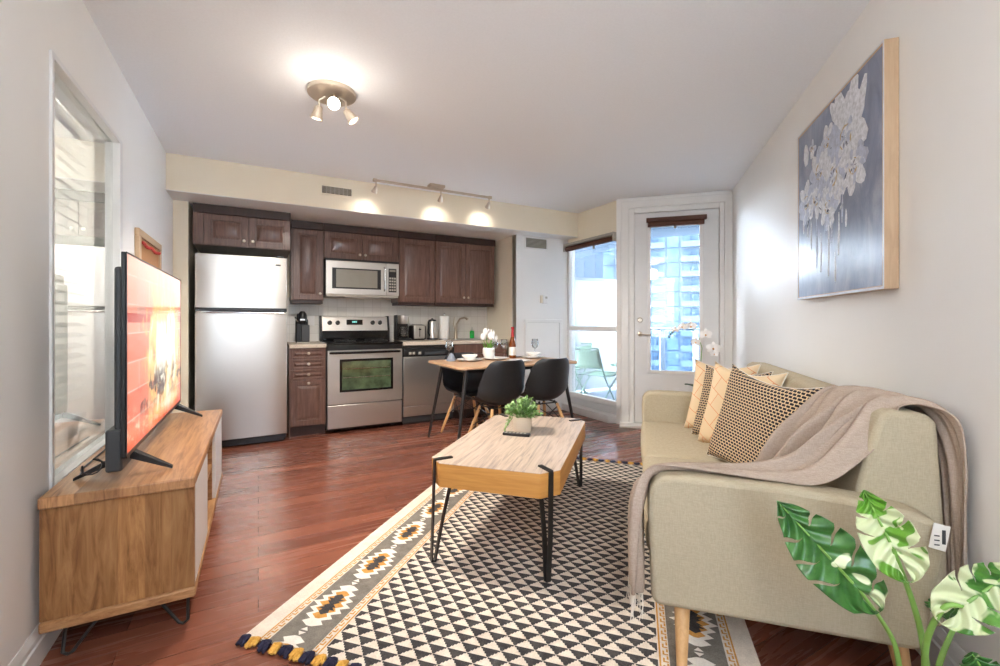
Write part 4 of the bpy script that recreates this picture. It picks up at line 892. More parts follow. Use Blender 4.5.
# ================================================================ COFFEE TABLE
cu0, cu1, cv0, cv1, cz0, cz1 = -.955, -.325, 1.885, 3.03, .365, .475
ch = .075
T = Thing('coffee_table', 'chunky wooden coffee table with clipped corners and dark hairpin legs', 'coffee table', 'B', ((cu0+cu1)/2, (cv0+cv1)/2, RZ))
pts = [(cu0+ch, cv0), (cu1-ch, cv0), (cu1, cv0+ch), (cu1, cv1-ch), (cu1-ch, cv1), (cu0+ch, cv1), (cu0, cv1-ch), (cu0, cv0+ch)]
T.part('tabletop', MB().prism(pts, cz1-.001, cz1+.001), 'ct_top')
T.part('slab', MB().prism(pts, cz0, cz1-.001), 'ct_side', bevel=.003)
def bar(P, w_, th, side):
    """flat bar swept through P"""
    mb = MB(); sd = Vector(side).normalized()
    P = [Vector(p) for p in P]; vs = []
    for i, p in enumerate(P):
        t = (P[min(i+1, len(P)-1)]-P[max(i-1, 0)]).normalized(); n_ = t.cross(sd).normalized()
        vs += [p+sd*w_/2+n_*th/2, p-sd*w_/2+n_*th/2, p-sd*w_/2-n_*th/2, p+sd*w_/2-n_*th/2]
    fs = [(0, 1, 2, 3), tuple(4*(len(P)-1)+k for k in (3, 2, 1, 0))]
    for i in range(len(P)-1): fs += [(4*i+k, 4*i+(k+1) % 4, 4*i+4+(k+1) % 4, 4*i+4+k) for k in range(4)]
    return mb.add(vs, fs)
for sx, sy, cx_, cy_ in ((-1, -1, cu0, cv0), (1, -1, cu1, cv0), (-1, 1, cu0, cv1), (1, 1, cu1, cv1)):
    mx_, my_ = cx_-sx*ch*.5, cy_-sy*ch*.5; dr = Vector((sx, sy, 0)).normalized(); sd = Vector((-sy, sx, 0)).normalized()
    o_ = dr*.005; p = Vector((mx_, my_, 0))+o_
    top = Vector((mx_, my_, 0))-dr*.085
    path = [(top.x, top.y, cz1+.004), (p.x, p.y, cz1+.004), (p.x, p.y, cz1-.002), (p.x, p.y+sy*.018, .2), (p.x-dr.x*.006, p.y-dr.y*.006+sy*.045, RZ+.006), (p.x-dr.x*.022, p.y-dr.y*.022+sy*.045, RZ+.004), (p.x-dr.x*.05, p.y-dr.y*.05+sy*.015, .2), (p.x-dr.x*.085, p.y-dr.y*.085, cz0-.001)]
    T.part('hairpin_leg', bar(path, .022, .008, sd), 'blackmetal')
T = Thing('potted_plant', 'small green bushy plant in a cream pot on the coffee table', 'plant', 'B', (-.66, 2.54, cz1+.001))
px_, py_, pz_ = -.66, 2.585, cz1+.0012
T.part('pot', MB().lathe([(.052, 0), (.055, .004), (.058, .103), (.054, .105), (.051, .088), (.002, .086)], (px_, py_, pz_), 32, cap=False), 'potcream' if 'potcream' in M else 'white', smooth=True)
M['soil'] = plain('dark_soil', (52, 40, 32), .9, bmp=.5)
T.part('soil', MB().lathe([(.050, .082), (.050, .090)], (px_, py_, pz_), 24), 'soil')
rnd = random.Random(5)
fo = MB(); stm = MB()
def leafquad(mb, p, d, L, W, m=0, fold=.25):
    d = Vector(d).normalized(); s_ = d.cross(Vector((0, 0, 1))); s_ = s_.normalized() if s_.length > .01 else Vector((1, 0, 0)); n_ = s_.cross(d)
    p = Vector(p); P = []
    for t, w_ in ((0, .1), (.3, .85), (.6, 1), (.85, .6), (1, .05)):
        c_ = p+d*L*t-n_*L*.12*t*t
        P += [c_+s_*W*w_*.5+n_*W*fold*w_*.5, c_, c_-s_*W*w_*.5+n_*W*fold*w_*.5]
    mb.add(P, [(3*i+k, 3*i+k+1, 3*i+k+4, 3*i+k+3) for i in range(4) for k in range(2)], m)
for k in range(110):
    th = rnd.uniform(0, 2*pi); ph = math.acos(rnd.uniform(.0, 1)); R_ = rnd.uniform(.07, .115)
    tip = Vector((px_+R_*sin(ph)*cos(th), py_+R_*sin(ph)*sin(th), pz_+.105+R_*cos(ph)*.95-.012*sin(ph)))
    bs_ = Vector((px_+.02*cos(th), py_+.02*sin(th), pz_+.085)); stm.tube([bs_, (bs_+tip)/2+Vector((0, 0, .01)), tip], .0012, 4)
    for q in range(9):
        a = rnd.uniform(0, 2*pi); d = (tip-bs_).normalized()+Vector((cos(a), sin(a), rnd.uniform(-.2, .8)))*.9
        leafquad(fo, tip-(tip-bs_)*rnd.uniform(0, .35), d, rnd.uniform(.016, .024), rnd.uniform(.013, .019), 0)
for k in range(5):
    fo_t = Vector((px_-.07-.006*k, py_-.03, pz_+.09-.018*k)); stm.tube([(px_-.04, py_-.02, pz_+.1), fo_t], .0012, 4)
    for q in range(4): leafquad(fo, fo_t, (rnd.uniform(-1, .3), rnd.uniform(-1, 1), rnd.uniform(-1, .2)), .022, .013)
T.part('foliage', fo, 'leafy', smooth='all'); T.part('stems', stm, 'green')
T = Thing('remote_control', 'slim black remote control lying before the plant pot on coffee table', 'remote control', 'B', (-.655, 2.46, cz1+.001), None)
T.part('remote_body', MB().box(-.745, -.585, 2.452, 2.492, cz1+.0012, cz1+.018), 'black', bevel=.005)
mb = MB()
for i in range(6):
    for j in range(3): mb.box(-.73+i*.022, -.718+i*.022, 2.458+j*.011, 2.465+j*.011, cz1+.0175, cz1+.0195)
T.part('remote_buttons', mb, 'grille')
# ================================================================ SOFA
s0, s1 = 1.585, 3.56
T = Thing('sofa', 'khaki linen sofa with slim arms and tapered wooden legs by the right wall', 'sofa', 'B', (.45, (s0+s1)/2, 0))
armp = [(.06, .175), (.048, .20), (.036, .50), (.042, .565), (.058, .597), (.09, .613), (.16, .619), (.45, .615), (.66, .597), (.78, .577), (.825, .56), (.846, .53), (.842, .45), (.80, .19), (.79, .175)]
for a, b_ in ((s0, s0+.115), (s1-.115, s1)):
    ar = T.part('armrest', MB().prism(armp, a, b_, 'y'), 'sofa', bevel=.018, seg=3)
    mb = MB()
    for y in (a, b_): mb.tube([(u_, y, z_) for u_, z_ in [(x*.985+.007, z-.004) for x, z in armp]], .0035, 6, closed=True)
T.part('base_frame', MB().box(.055, .80, s0+.115, s1-.115, .175, .284), 'sofa', bevel=.012)
mid = (s0+s1)/2-.01
def cushion_box(x0, x1, y0, y1, z0, z1, bulge=.022, n=12):
    mb = MB()
    def P(i, j, k):  # unit cube surface param
        x, y, z = i*2-1, j*2-1, k*2-1
        e = .06
        bx = (1-y*y)*(1-z*z)*.012*x; by = 0; bz = (1-x**4)*(1-y**4)*bulge*(1 if z > 0 else .2)*abs(z)*(1 if z > 0 else -1)
        rr = lambda a: a
        return (x0+(x1-x0)*i+bx, y0+(y1-y0)*j, z0+(z1-z0)*k+bz)
    g = [q/n for q in range(n+1)]
    for k in (0, 1): mb.grid(lambda a, b, k=k: P(a, b, k), n+1, n+1)
    for k in (0, 1):
        mb.grid(lambda a, b, k=k: P(k, a, b), n+1, 4); mb.grid(lambda a, b, k=k: P(a, k, b), n+1, 4)
    return mb
def weld(o):
    bm = bmesh.new(); bm.from_mesh(o.data); bmesh.ops.remove_doubles(bm, verts=bm.verts, dist=.0008); bmesh.ops.recalc_face_normals(bm, faces=bm.faces); bm.to_mesh(o.data); bm.free()
    o.data.polygons.foreach_set('use_smooth', [True]*len(o.data.polygons)); return o
for a, b_ in ((s0+.118, mid), (mid+.004, s1-.118)):
    o = weld(T.part('seat_cushion', cushion_box(.035, .66, a, b_, .286, .402), 'sofa'))
    q = o.modifiers.new('bevel', 'BEVEL'); q.width = .028; q.segments = 4; q.limit_method = 'ANGLE'; q.angle_limit = radians(50)
backp = [(.62, .29), (.63, .42), (.722, .80), (.735, .842), (.765, .857), (.855, .854), (.882, .83), (.908, .40), (.90, .20), (.805, .19), (.80, .29)]
for a, b_ in ((s0+.10, mid), (mid+.003, s1-.10)):
    bk = T.part('backrest', MB().prism(backp, a, b_, 'y'), 'sofa', bevel=.02, seg=3)
for x, y, dx_, dy_ in ((.15, s0+.06, -.01, -.10), (.15, s1-.07, -.01, .03), (.76, s0+.07, .02, -.03), (.76, s1-.07, .02, .03)):
    zf = RZ if (x < .39) else .0005
    T.part('leg', MB().tube([(x, y, .178), (x+dx_, y+dy_, zf)], [.027, .016], 18), 'pine', smooth=True)
# pillows
def pillow(name, label, BLc, e1, e2, mat, th=.065, grp='throw pillows leaning on the sofa', n=22):
    BLc, e1, e2 = Vector(BLc), Vector(e1), Vector(e2); w_, h_ = e1.length, e2.length
    X = e1.normalized(); Nn = X.cross(e2.normalized()).normalized(); Yv = Nn.cross(X)
    c_ = BLc+e1/2+e2/2
    T = Thing(name, label, 'pillow', 'B', (0, 0, 0), grp)
    R3 = Matrix((X, Yv, Nn)).transposed().to_4x4()
    T.o.matrix_world = Matrix.Translation(FB(c_.x, c_.y, c_.z)) @ Matrix.Rotation(B, 4, 'Z') @ R3
    def fn(sg):
        def f(a, b):
            x, y = 2*a-1, 2*b-1
            px = (1-.13*(1-y*y)*abs(x)**3); py = (1-(.20 if y > 0 else .12)*(1-x*x)*abs(y)**3)
            z = sg*th*((1-x**4)*(1-y**4))**.55*(1+.10*sin(3*x+2*y)) + .012*sin(2.2*x-1)*(1-y*y)
            return (x*px*w_/2, y*py*h_/2, z)
        return f
    o = weld(MB().grid(fn(1), n, n).grid(fn(-1), n, n).build('pillow_cover', mat, T.o))
    mb = MB(); E_ = []
    for a, b in [(i/20, 0) for i in range(20)]+[(1, i/20) for i in range(20)]+[(1-i/20, 1) for i in range(20)]+[(0, 1-i/20) for i in range(20)]: E_.append(fn(1)(a, b))
    mb.tube(E_, .0025, 6, closed=True).build('piping', 'rug_white', T.o, smooth=True)
    return T
def pattern_mat():
    m, nt, bs = nmat('black_cream_weave'); v = tex(nt)
    b = N(nt, 'ShaderNodeTexBrick'); b.offset = .5
    b.inputs['Scale'].default_value = 1; b.inputs['Brick Width'].default_value = .020; b.inputs['Row Height'].default_value = .0145; b.inputs['Mortar Size'].default_value = .0024; b.inputs['Mortar Smooth'].default_value = .3
    b.inputs['Color1'].default_value = lin((32, 30, 38)); b.inputs['Color2'].default_value = lin((42, 38, 44)); b.inputs['Mortar'].default_value = lin((222, 194, 158))
    nt.links.new(v, b.inputs['Vector']); nt.links.new(b.outputs[0], bs.inputs['Base Color']); bs.inputs['Roughness'].default_value = .95
    bump(nt, bs, b.outputs['Fac'], .5, .004); return m
M['pat'] = pattern_mat()
def peach_mat():
    m, nt, bs = nmat('peach_diamond_linen'); v = tex(nt, rot=(0, 0, .5))
    b = N(nt, 'ShaderNodeTexBrick'); b.offset = .35
    b.inputs['Scale'].default_value = 1; b.inputs['Brick Width'].default_value = .13; b.inputs['Row Height'].default_value = .085; b.inputs['Mortar Size'].default_value = .0016
    b.inputs['Color1'].default_value = lin((230, 206, 170)); b.inputs['Color2'].default_value = lin((224, 198, 160)); b.inputs['Mortar'].default_value = lin((214, 128, 84))
    nt.links.new(v, b.inputs['Vector']); nt.links.new(b.outputs[0], bs.inputs['Base Color']); bs.inputs['Roughness'].default_value = .95
    bump(nt, bs, noise(nt, v, 200, 2), .2, .002); return m
M['peach'] = peach_mat()
pillow('throw_pillow', 'black and cream woven pillow in front of all the others on the sofa', (.345, 2.68, .418), (.255, -.485, -.05), (.17, -.06, .485), 'pat')
pillow('throw_pillow', 'peach lined pillow directly behind the front black and cream pillow', (.315, 2.93, .42), (.28, -.37, -.02), (.17, -.03, .47), 'peach')
pillow('throw_pillow', 'black and cream pillow mostly hidden between two peach pillows', (.29, 3.10, .42), (.30, -.33, .0), (.18, .0, .43), 'pat')
pillow('throw_pillow', 'peach lined pillow farthest back near the far sofa arm', (.255, 3.26, .42), (.34, -.27, .0), (.18, .03, .45), 'peach')
# throw blanket: one sheet swept over the back, seat and front of the sofa
path = [  # (centre u,v,z), half width vector, fold amplitude
 ((.915, 1.668, .33), (.0, .055, 0), .008), ((.918, 1.69, .55), (.0, .07, 0), .009), ((.915, 1.72, .74), (.0, .09, 0), .009), ((.89, 1.80, .855), (-.01, .15, 0), .008),
 ((.83, 1.86, .885), (-.01, .165, .0), .010), ((.745, 1.87, .865), (-.03, .17, .0), .014), ((.68, 1.86, .79), (-.05, .165, -.03), .020), ((.60, 1.84, .70), (-.06, .15, -.05), .024),
 ((.51, 1.83, .60), (-.04, .14, -.06), .022), ((.40, 1.79, .575), (-.02, .12, -.07), .016), ((.26, 1.76, .572), (0, .11, -.07), .012), ((.11, 1.725, .575), (0, .10, -.065), .010),
 ((.045, 1.70, .568), (0, .10, -.055), .009), ((.012, 1.68, .53), (0, .11, -.03), .010), ((-.002, 1.665, .42), (0, .10, 0), .011), ((-.006, 1.65, .29), (0, .10, 0), .012), ((-.008, 1.64, .215), (0, .09, 0), .012)]
def cr(P, t):
    n = len(P)-1; x = t*n; i = min(int(x), n-1); f = x-i
    g = lambda k: P[max(0, min(n, k))]
    a, b, c, d = g(i-1), g(i), g(i+1), g(i+2)
    return .5*((2*b)+(c-a)*f+(2*a-5*b+4*c-d)*f*f+(3*b-3*c+d-a)*f**3)
Cc = [Vector(p[0]) for p in path]; Wd = [Vector(p[1]) for p in path]; Am = [Vector((p[2], 0, 0)) for p in path]
def sheet(s, t):
    c_ = cr(Cc, s); w_ = cr(Wd, s); a = cr(Am, s).x
    tan = (cr(Cc, min(1, s+.01))-cr(Cc, max(0, s-.01))).normalized(); n_ = w_.cross(tan).normalized()
    tt = 2*t-1
    ph = 1.5*sin(s*5)+.6*sin(s*11)
    disp = (1.5 if s > .3 else .8)*a*(.8*sin(tt*9+ph)+.6*sin(tt*19-ph*1.7)+.4*sin(tt*33+s*12))
    edge = .018*sin(s*17+2)*abs(tt)
    return tuple(c_+w_*(tt*1.0+edge/.12*0+.10*sin(tt*9+ph+1.2))-n_*(disp*-1)+n_*(-a*0)+Vector((0, edge, 0)))
# decide normal side once: the sheet must lie outside the sofa
T = Thing('throw_blanket', 'taupe throw blanket draped over the sofa back, seat and front edge', 'blanket', 'B', (.45, 1.85, .5))
T.part('blanket_cloth', MB().grid(sheet, 150, 70), 'throw', smooth='all', solid=.004)
mb = MB(); rnd = random.Random(3)
for k in range(34):
    t = k/33; p = Vector(sheet(1, t)); L = rnd.uniform(.06, .10)
    mb.tube([p, p+Vector((rnd.uniform(-.006, .004), rnd.uniform(-.008, .008), -L*.5)), p+Vector((rnd.uniform(-.012, .004), rnd.uniform(-.02, .02), -L))], .0016, 5)
for k in range(22):
    t = k/21; p = Vector(sheet(0, t)); L = rnd.uniform(.05, .09)
    mb.tube([p, p+Vector((rnd.uniform(-.01, .002), rnd.uniform(-.008, .008), -L*.5)), p+Vector((rnd.uniform(-.012, .0), rnd.uniform(-.02, .02), -L))], .0016, 5)
o = T.part('fringe', mb, 'fringe'); o['kind'] = 'stuff'
mb = MB().prism([(.800, .492), (.838, .484), (.850, .556), (.812, .563)], 1.572, 1.575, 'y')
lb = T.part('care_label', mb, 'label')
mb = MB()
for i in range(3): mb.box(.812, .824, 1.5705, 1.572, .500+i*.013, .503+i*.013)
mb.box(.830, .838, 1.5705, 1.572, .505, .545)
T.part('label_print', mb, 'grey_plastic', lb)
# ================================================================ PAINTING
pu_, pa, pb, pz0, pz1 = .892, 2.02, 2.955, 1.262, 2.203
T = Thing('framed_painting', 'blue-grey abstract flower painting in a wooden frame on right wall', 'painting', 'B', (RW, (pa+pb)/2, pz0))
m_, nt, bs = nmat('blue_grey_paint'); v = tex(nt, (1, 2.2, .9)); n1 = noise(nt, v, 3.2, 6, .65, .8); n2 = noise(nt, tex(nt, (1, 5, 1)), 4, 4, .6, .4)
c1 = ramp(nt, n1, [(.3, lin((104, 112, 136))), (.5, lin((134, 142, 164))), (.7, lin((170, 178, 196)))]); nt.links.new(c1, bs.inputs['Base Color']); bs.inputs['Roughness'].default_value = .25; bump(nt, bs, n2, .25, .006)
M['canvas'] = m_
T.part('picture_frame', MB().box(pu_, RW-.002, pa, pa+.014, pz0, pz1).box(pu_, RW-.002, pb-.014, pb, pz0, pz1).box(pu_, RW-.002, pa+.014, pb-.014, pz0, pz0+.014).box(pu_, RW-.002, pa+.014, pb-.014, pz1-.014, pz1), 'pine_frame')
M['silver'] = plain('silver_edge', (214, 216, 220), .3, .4)
T.part('silver_edging', MB().box(pu_-.002, pu_, pa, pa+.006, pz0, pz1).box(pu_-.002, pu_, pb-.006, pb, pz0, pz1).box(pu_-.002, pu_, pa, pb, pz0, pz0+.010).box(pu_-.002, pu_, pa, pb, pz1-.006, pz1), 'silver')
cv_ = T.part('canvas', MB().box(pu_+.001, RW-.004, pa+.014, pb-.014, pz0+.014, pz1-.014), 'canvas')
M['paint_w'] = plain('thick_white_paint', (212, 214, 220), .35, var=.32, nscale=55, bmp=.8, bscale=90); M['paint_g'] = plain('ochre_paint', (186, 160, 116), .4, var=.15, nscale=30); M['paint_b'] = plain('dark_blue_paint', (54, 60, 84), .35, var=.2, nscale=30)
M['paint_m'] = plain('pale_blue_paint', (176, 183, 202), .35, var=.3, nscale=50, bmp=.8, bscale=90)
rnd = random.Random(11)
PW, PH = pb-pa, pz1-pz0
def stroke(mb, a, b, ang, L, W, m, lift=.0015, bend=.3):
    # a,b in 0..1 across (far edge = 0) and up
    y0_, z0_ = pb-a*PW, pz0+b*PH; n_ = 7; P = []
    for i in range(n_+1):
        t = i/n_; an = ang+bend*(t-.5); y = y0_-(t-.5)*L*cos(ang)-sin(ang)*bend*.2*L*(t-.5)**2*-1; z = z0_+(t-.5)*L*sin(ang)
        w_ = W*sin(pi*min(1, max(.08, t*.9+.06)))**.6*(1+.15*rnd.uniform(-1, 1)); lf = lift*(1+.5*sin(t*5))
        ny, nz = sin(ang), cos(ang)
        P += [(pu_+.0008, y+ny*w_/2, z+nz*w_/2), (pu_+.0008-lf, y+ny*w_*.2, z+nz*w_*.2), (pu_+.0008-lf*.6, y-ny*w_*.2, z-nz*w_*.2), (pu_+.0008, y-ny*w_/2, z-nz*w_/2)]
    P = [(x, min(max(y, pa+.016), pb-.016), min(max(z, pz0+.016), pz1-.016)) for x, y, z in P]
    mb.add(P, [(4*i+k, 4*i+k+1, 4*i+4+k+1, 4*i+4+k) for i in range(n_) for k in range(3)], m)
def flower(a, b, r, pet, layers=3, core=1):
    mb = MB()
    for l in range(layers):
        rr = r*(1-.3*l)
        for k in range(pet):
            an = 2*pi*(k+rnd.uniform(-.3, .3))/pet+l*.4
            stroke(mb, a+rr*.55*cos(an)/PW, b+rr*.55*sin(an)/PH, an+rnd.uniform(-.5, .5), rr*1.0, rr*.62, 0 if rnd.random() < .6 else 3, .0015+.0008*l)
    if core:
        for k in range(6): an = rnd.uniform(0, 2*pi); stroke(mb, a+r*.28*cos(an)/PW, b+r*.28*sin(an)/PH, an+pi/2, r*.28, r*.06, 1, .0042)
        for k in range(4): an = rnd.uniform(0, 2*pi); stroke(mb, a+r*.2*cos(an)/PW, b+r*.2*sin(an)/PH, an, r*.2, r*.05, 2, .0044)
    T.part('painted_flower', mb, ['paint_w', 'paint_g', 'paint_b', 'paint_m'], cv_, smooth='all')
for f in ((.15, .56, .12, 8), (.34, .68, .13, 8), (.52, .60, .15, 9), (.66, .74, .19, 9), (.46, .46, .11, 7), (.30, .54, .10, 7), (.44, .80, .09, 6), (.24, .84, .05, 5), (.74, .58, .12, 7)): flower(*f)
mb = MB()
for a, b, ang, L, W in ((.60, .88, 1.9, .26, .11), (.72, .88, 1.3, .28, .11), (.80, .84, 1.1, .22, .08), (.14, .84, 1.7, .12, .07), (.54, .90, 2.2, .18, .07)):
    mb = MB(); stroke(mb, a, b, ang, L, W, 0, .002); T.part('painted_bud', mb, ['paint_w', 'paint_g', 'paint_b', 'paint_m'], cv_, smooth='all')
mb = MB()
for a, b, L in ((.17, .42, .12), (.22, .36, .16), (.30, .30, .26), (.36, .24, .2), (.46, .26, .3), (.50, .34, .14), (.58, .30, .2), (.62, .42, .14), (.54, .14, .14), (.42, .40, .12), (.10, .44, .10), (.66, .36, .08)): stroke(mb, a, b, pi/2+rnd.uniform(-.05, .05), L, .014+.008*rnd.random(), 0 if rnd.random() < .7 else 3, .002)
for k in range(26): stroke(mb, rnd.uniform(.15, .7), rnd.uniform(.42, .6), rnd.uniform(0, 3), rnd.uniform(.03, .06), .008, rnd.choice((0, 2, 3, 3)), .0025)
T.part('paint_drip', mb, ['paint_w', 'paint_g', 'paint_b', 'paint_m'], cv_, smooth='all')
# ================================================================ ORCHID behind the far sofa arm
ox, oy = .555, 4.30
T = Thing('side_table', 'small white round side table behind the far sofa arm', 'side table', 'B', (ox, oy, 0))
T.part('tabletop', MB().lathe([(.17, 0), (.175, .006), (.175, .018), (.17, .022)], (ox, oy, .378), 32), 'whitepl', smooth=True)
T.part('pedestal', MB().lathe([(.14, 0), (.14, .012), (.03, .03), (.022, .378)], (ox, oy, 0), 28), 'whitepl', smooth=True)
T = Thing('potted_orchid', 'white orchid in small pot standing behind the far sofa arm', 'orchid', 'B', (ox, oy, .4005))
M['bronze'] = plain('bronze_pot', (150, 110, 76), .35, .2)
T.part('pot', MB().lathe([(.045, 0), (.055, .005), (.065, .12), (.06, .122), (.055, .1), (.002, .1)], (ox, oy, .4005), 28, cap=False), 'bronze', smooth=True)
def strap_leaf(an, L, W, up):
    def f(s, t): r_ = L*s; return (ox+cos(an)*r_-sin(an)*(t-.5)*W*sin(pi*min(1, .15+.85*s))**.7, oy+sin(an)*r_+cos(an)*(t-.5)*W*sin(pi*min(1, .15+.85*s))**.7, .505+up*sin(pi*.55*s)-abs(t-.5)*-.02)
    return MB().grid(f, 12, 5)
for an, L, W, up in ((3.1, .14, .05, .06), (2.5, .13, .045, .05), (-.5, .14, .05, .07), (4.6, .13, .05, .06), (1.2, .13, .05, .05)): T.part('leaf', strap_leaf(an, L, W, up), 'darkleaf', smooth='all', solid=.002)
stp = [(ox, oy, .5), (ox-.01, oy, .72), (ox+.0, oy-.01, .90), (ox-.03, oy-.01, 1.02), (ox-.10, oy, 1.085), (ox-.19, oy+.01, 1.075), (ox-.26, oy+.01, 1.02)]
T.part('flower_stem', MB().tube(stp, [.004, .004, .0035, .003, .0025, .002, .0015], 8), 'green', smooth=True)
def orchid(c_, r_, face):
    mb = MB(); q = Vector(face).to_track_quat('Z', 'Y').to_matrix().to_4x4(); mt = Matrix.Translation(Vector(c_)) @ q
    for k, (an, L, W) in enumerate(((90, 1, .6), (210, 1, .6), (330, 1, .6), (15, 1.05, 1.0), (165, 1.05, 1.0))):
        a = radians(an)
        def f(s, t, a=a, L=L, W=W): ww = W*sin(pi*min(1, .1+.86*s))**.7*(t-.5)*r_; return (cos(a)*s*L*r_-sin(a)*ww, sin(a)*s*L*r_+cos(a)*ww, .15*r_*sin(pi*s)+.12*r_*s)
        mb.grid(f, 7, 5)
    mb.ball((0, -.1*r_, .12*r_), .16*r_, n=8, m=1); mb.xf(mt)
    T.part('orchid_flower', mb, ['petal', 'rug_gold'], smooth='all')
cd = Vector((-.35, -.93, .1))
for c_, r_, d in (((ox-.22, oy, 1.06), .035, cd), ((ox-.16, oy-.01, 1.085), .045, cd+Vector((-.3, 0, .4))), ((ox-.09, oy-.01, 1.09), .05, cd+Vector((.2, 0, .5))), ((ox+.03, oy-.03, 1.02), .052, cd), ((ox-.05, oy-.03, .95), .046, cd+Vector((-.5, 0, 0))), ((ox+.09, oy-.03, .90), .058, cd+Vector((.3, 0, 0))), ((ox+.10, oy-.02, .85), .035, cd)): orchid(c_, r_, d)
mb = MB()
for c_ in ((ox-.26, oy+.01, 1.02), (ox-.27, oy+.01, .995), (ox-.245, oy+.01, 1.035)): mb.ball(c_, .011, n=8)
T.part('flower_bud', mb, 'darkleaf', smooth=True)
# ================================================================ MONSTERA bottom right
def variegated(name, white, c1, c2, scale=9):
    m, nt, bs = nmat(name); v = tex(nt); n = noise(nt, tex(nt, (1, 1, 1)), scale, 2, .5, 1.0); n2 = noise(nt, v, 30, 3)
    g = ramp(nt, n2, [(.3, lin(c1)), (.7, lin(c2))]); w_ = ramp(nt, n, [(white-.012, (0, 0, 0, 1)), (white+.012, (1, 1, 1, 1))])
    mx = N(nt, 'ShaderNodeMix', data_type='RGBA'); nt.links.new(w_, mx.inputs[0]); nt.links.new(g, mx.inputs[6]); mx.inputs[7].default_value = lin((212, 220, 176)); nt.links.new(mx.outputs[2], bs.inputs['Base Color'])
    bs.inputs['Roughness'].default_value = .28; bs.inputs['Subsurface Weight'].default_value = 0; return m
M['leafA'] = variegated('dark_monstera_leaf', .60, (44, 92, 40), (78, 132, 60))
M['leafB'] = variegated('variegated_monstera_leaf', .515, (88, 146, 44), (120, 172, 62), 11)
M['leafC'] = variegated('cream_and_green_monstera_leaf', .47, (58, 112, 48), (96, 150, 60), 12)
M['stalk'] = plain('monstera_stalk', (132, 176, 84), .4, var=.12)
F_ = 441.5
def at(x, y, Y): return Vector(((x-500)/F_*Y, Y, H-(y-321)*Y/F_))
pbx, pby = 1.085, 1.10
T = Thing('monstera_plant', 'variegated monstera in a pot on the floor beside the near sofa arm', 'plant', 'W', (pbx, pby, 0))
T.part('pot', MB().lathe([(.08, 0), (.09, .005), (.11, .13), (.115, .145), (.108, .147), (.10, .12), (.002, .115)], (pbx, pby, .0005), 36, cap=False), 'white', smooth=True)
T.part('soil', MB().lathe([(.099, .11), (.099, .128)], (pbx, pby, .0), 28), 'soil')
def monstera(basep, tip, side, L2w, mat, slits=5, cup=.12, curve=.08, lobe=.28, depth=.55, n=240):
    """basep: where stalk joins, tip, side: vector across the blade (both halves), width"""
    basep, tip, side = Vector(basep), Vector(tip), Vector(side); ax = tip-basep; L = ax.length; ax.normalize()
    side = (side-ax*side.dot(ax)).normalized(); nn = side.cross(ax).normalized(); mb = MB()
    def hw(s):  # half width, s from -lobe .. 1
        q = (s+lobe)/(1+lobe); return L2w*(sin(pi*q**.72)**.75)*(1-.12*q) if 0 < q < 1 else 0
    def P(s, a, sg):
        # a 0..1 from midrib out; side veins sweep toward the tip
        w_ = hw(s); s2 = s+.20*a*a*max(0, 1-s)*max(0, min(1, (s+.1)*4))
        if s < 0: # heart lobes lie out to both sides of the stalk
            inn = .10*L2w*min(1, -s/lobe*3); x = inn+(w_-inn)*a if w_ > inn else inn*a
        else: x = w_*a
        z = cup*x*x/L2w*2-curve*L*(s**2) + .006*sin(a*9+s*25)
        return basep+ax*(s2*L)+side*(sg*x)+nn*z
    na = 22
    for sg in (1, -1):
        idx = {}; vs = []; fs = []
        for i in range(n+1):
            s = -lobe+(1+lobe)*i/n
            for j in range(na+1): idx[(i, j)] = len(vs); vs.append(P(s-0.0, j/na, sg))
        for i in range(n):
            s = -lobe+(1+lobe)*(i+.5)/n
            for j in range(na):
                a = (j+.5)/na; ph = s*slits/(.95)+(.15 if sg > 0 else .45); fr_ = ph-math.floor(ph)
                if a > depth and fr_ < .04+.22*((a-depth)/(1-depth))**1.5 and -.05 < s < .86: continue
                fs.append((idx[(i, j)], idx[(i+1, j)], idx[(i+1, j+1)], idx[(i, j+1)]))
        mb.add(vs, fs)
    lf = T.part('leaf', mb, mat, smooth='all', solid=.0012)
    rib = [basep+ax*(s*L)+nn*(-curve*L*s*s+.001) for s in [i/12 for i in range(13)]]
    T.part('midrib', MB().tube(rib, [.0035*(1-.8*i/12)+.0006 for i in range(13)], 6), 'stalk', lf, smooth=True)
def stalk(P, r=(.008, .0045)):
    P = [Vector(p) for p in P]; Q = [cr(P, i/24) for i in range(25)]
    T.part('stalk', MB().tube(Q, [r[0]+(r[1]-r[0])*i/24 for i in range(25)], 10), 'stalk', smooth=True)
root = Vector((pbx, pby, .125))
b1 = at(861, 592, 1.06); monstera(b1, at(779, 503, 1.13), (.80, -.20, .62), .078, 'leafA', 4, .10, .06, .20, .30)
stalk([root, at(905, 690, 1.09), at(893, 640, 1.075), b1], (.008, .004))
b2 = at(893, 548, 1.10); monstera(b2, at(864, 490, 1.16), (.72, -.62, -.32), .062, 'leafB', 3, .30, .10, .55, .45)
stalk([root, at(930, 690, 1.10), at(918, 620, 1.10), b2], (.010, .005))
b3 = at(962, 606, 1.02); monstera(b3, at(1022, 566, 1.0), (.42, -.60, -.62), .060, 'leafC', 4, .25, .10, .40, .35)
stalk([root, at(926, 680, 1.09), at(927, 640, 1.06), at(944, 608, 1.03), b3], (.009, .0045))
b4 = at(960, 612, 1.16); monstera(b4, at(935, 592, 1.28), (.9, .1, .5), .055, 'leafA', 4, .15, .08, .3, .55)
stalk([root, at(938, 670, 1.13), at(955, 625, 1.15), b4], (.008, .004))
b5 = at(995, 690, .95); monstera(b5, at(972, 652, 1.0), (.8, .3, .5), .055, 'leafA', 4, .15, .08, .3, .55)
stalk([root, at(960, 740, 1.05), b5], (.007, .004))
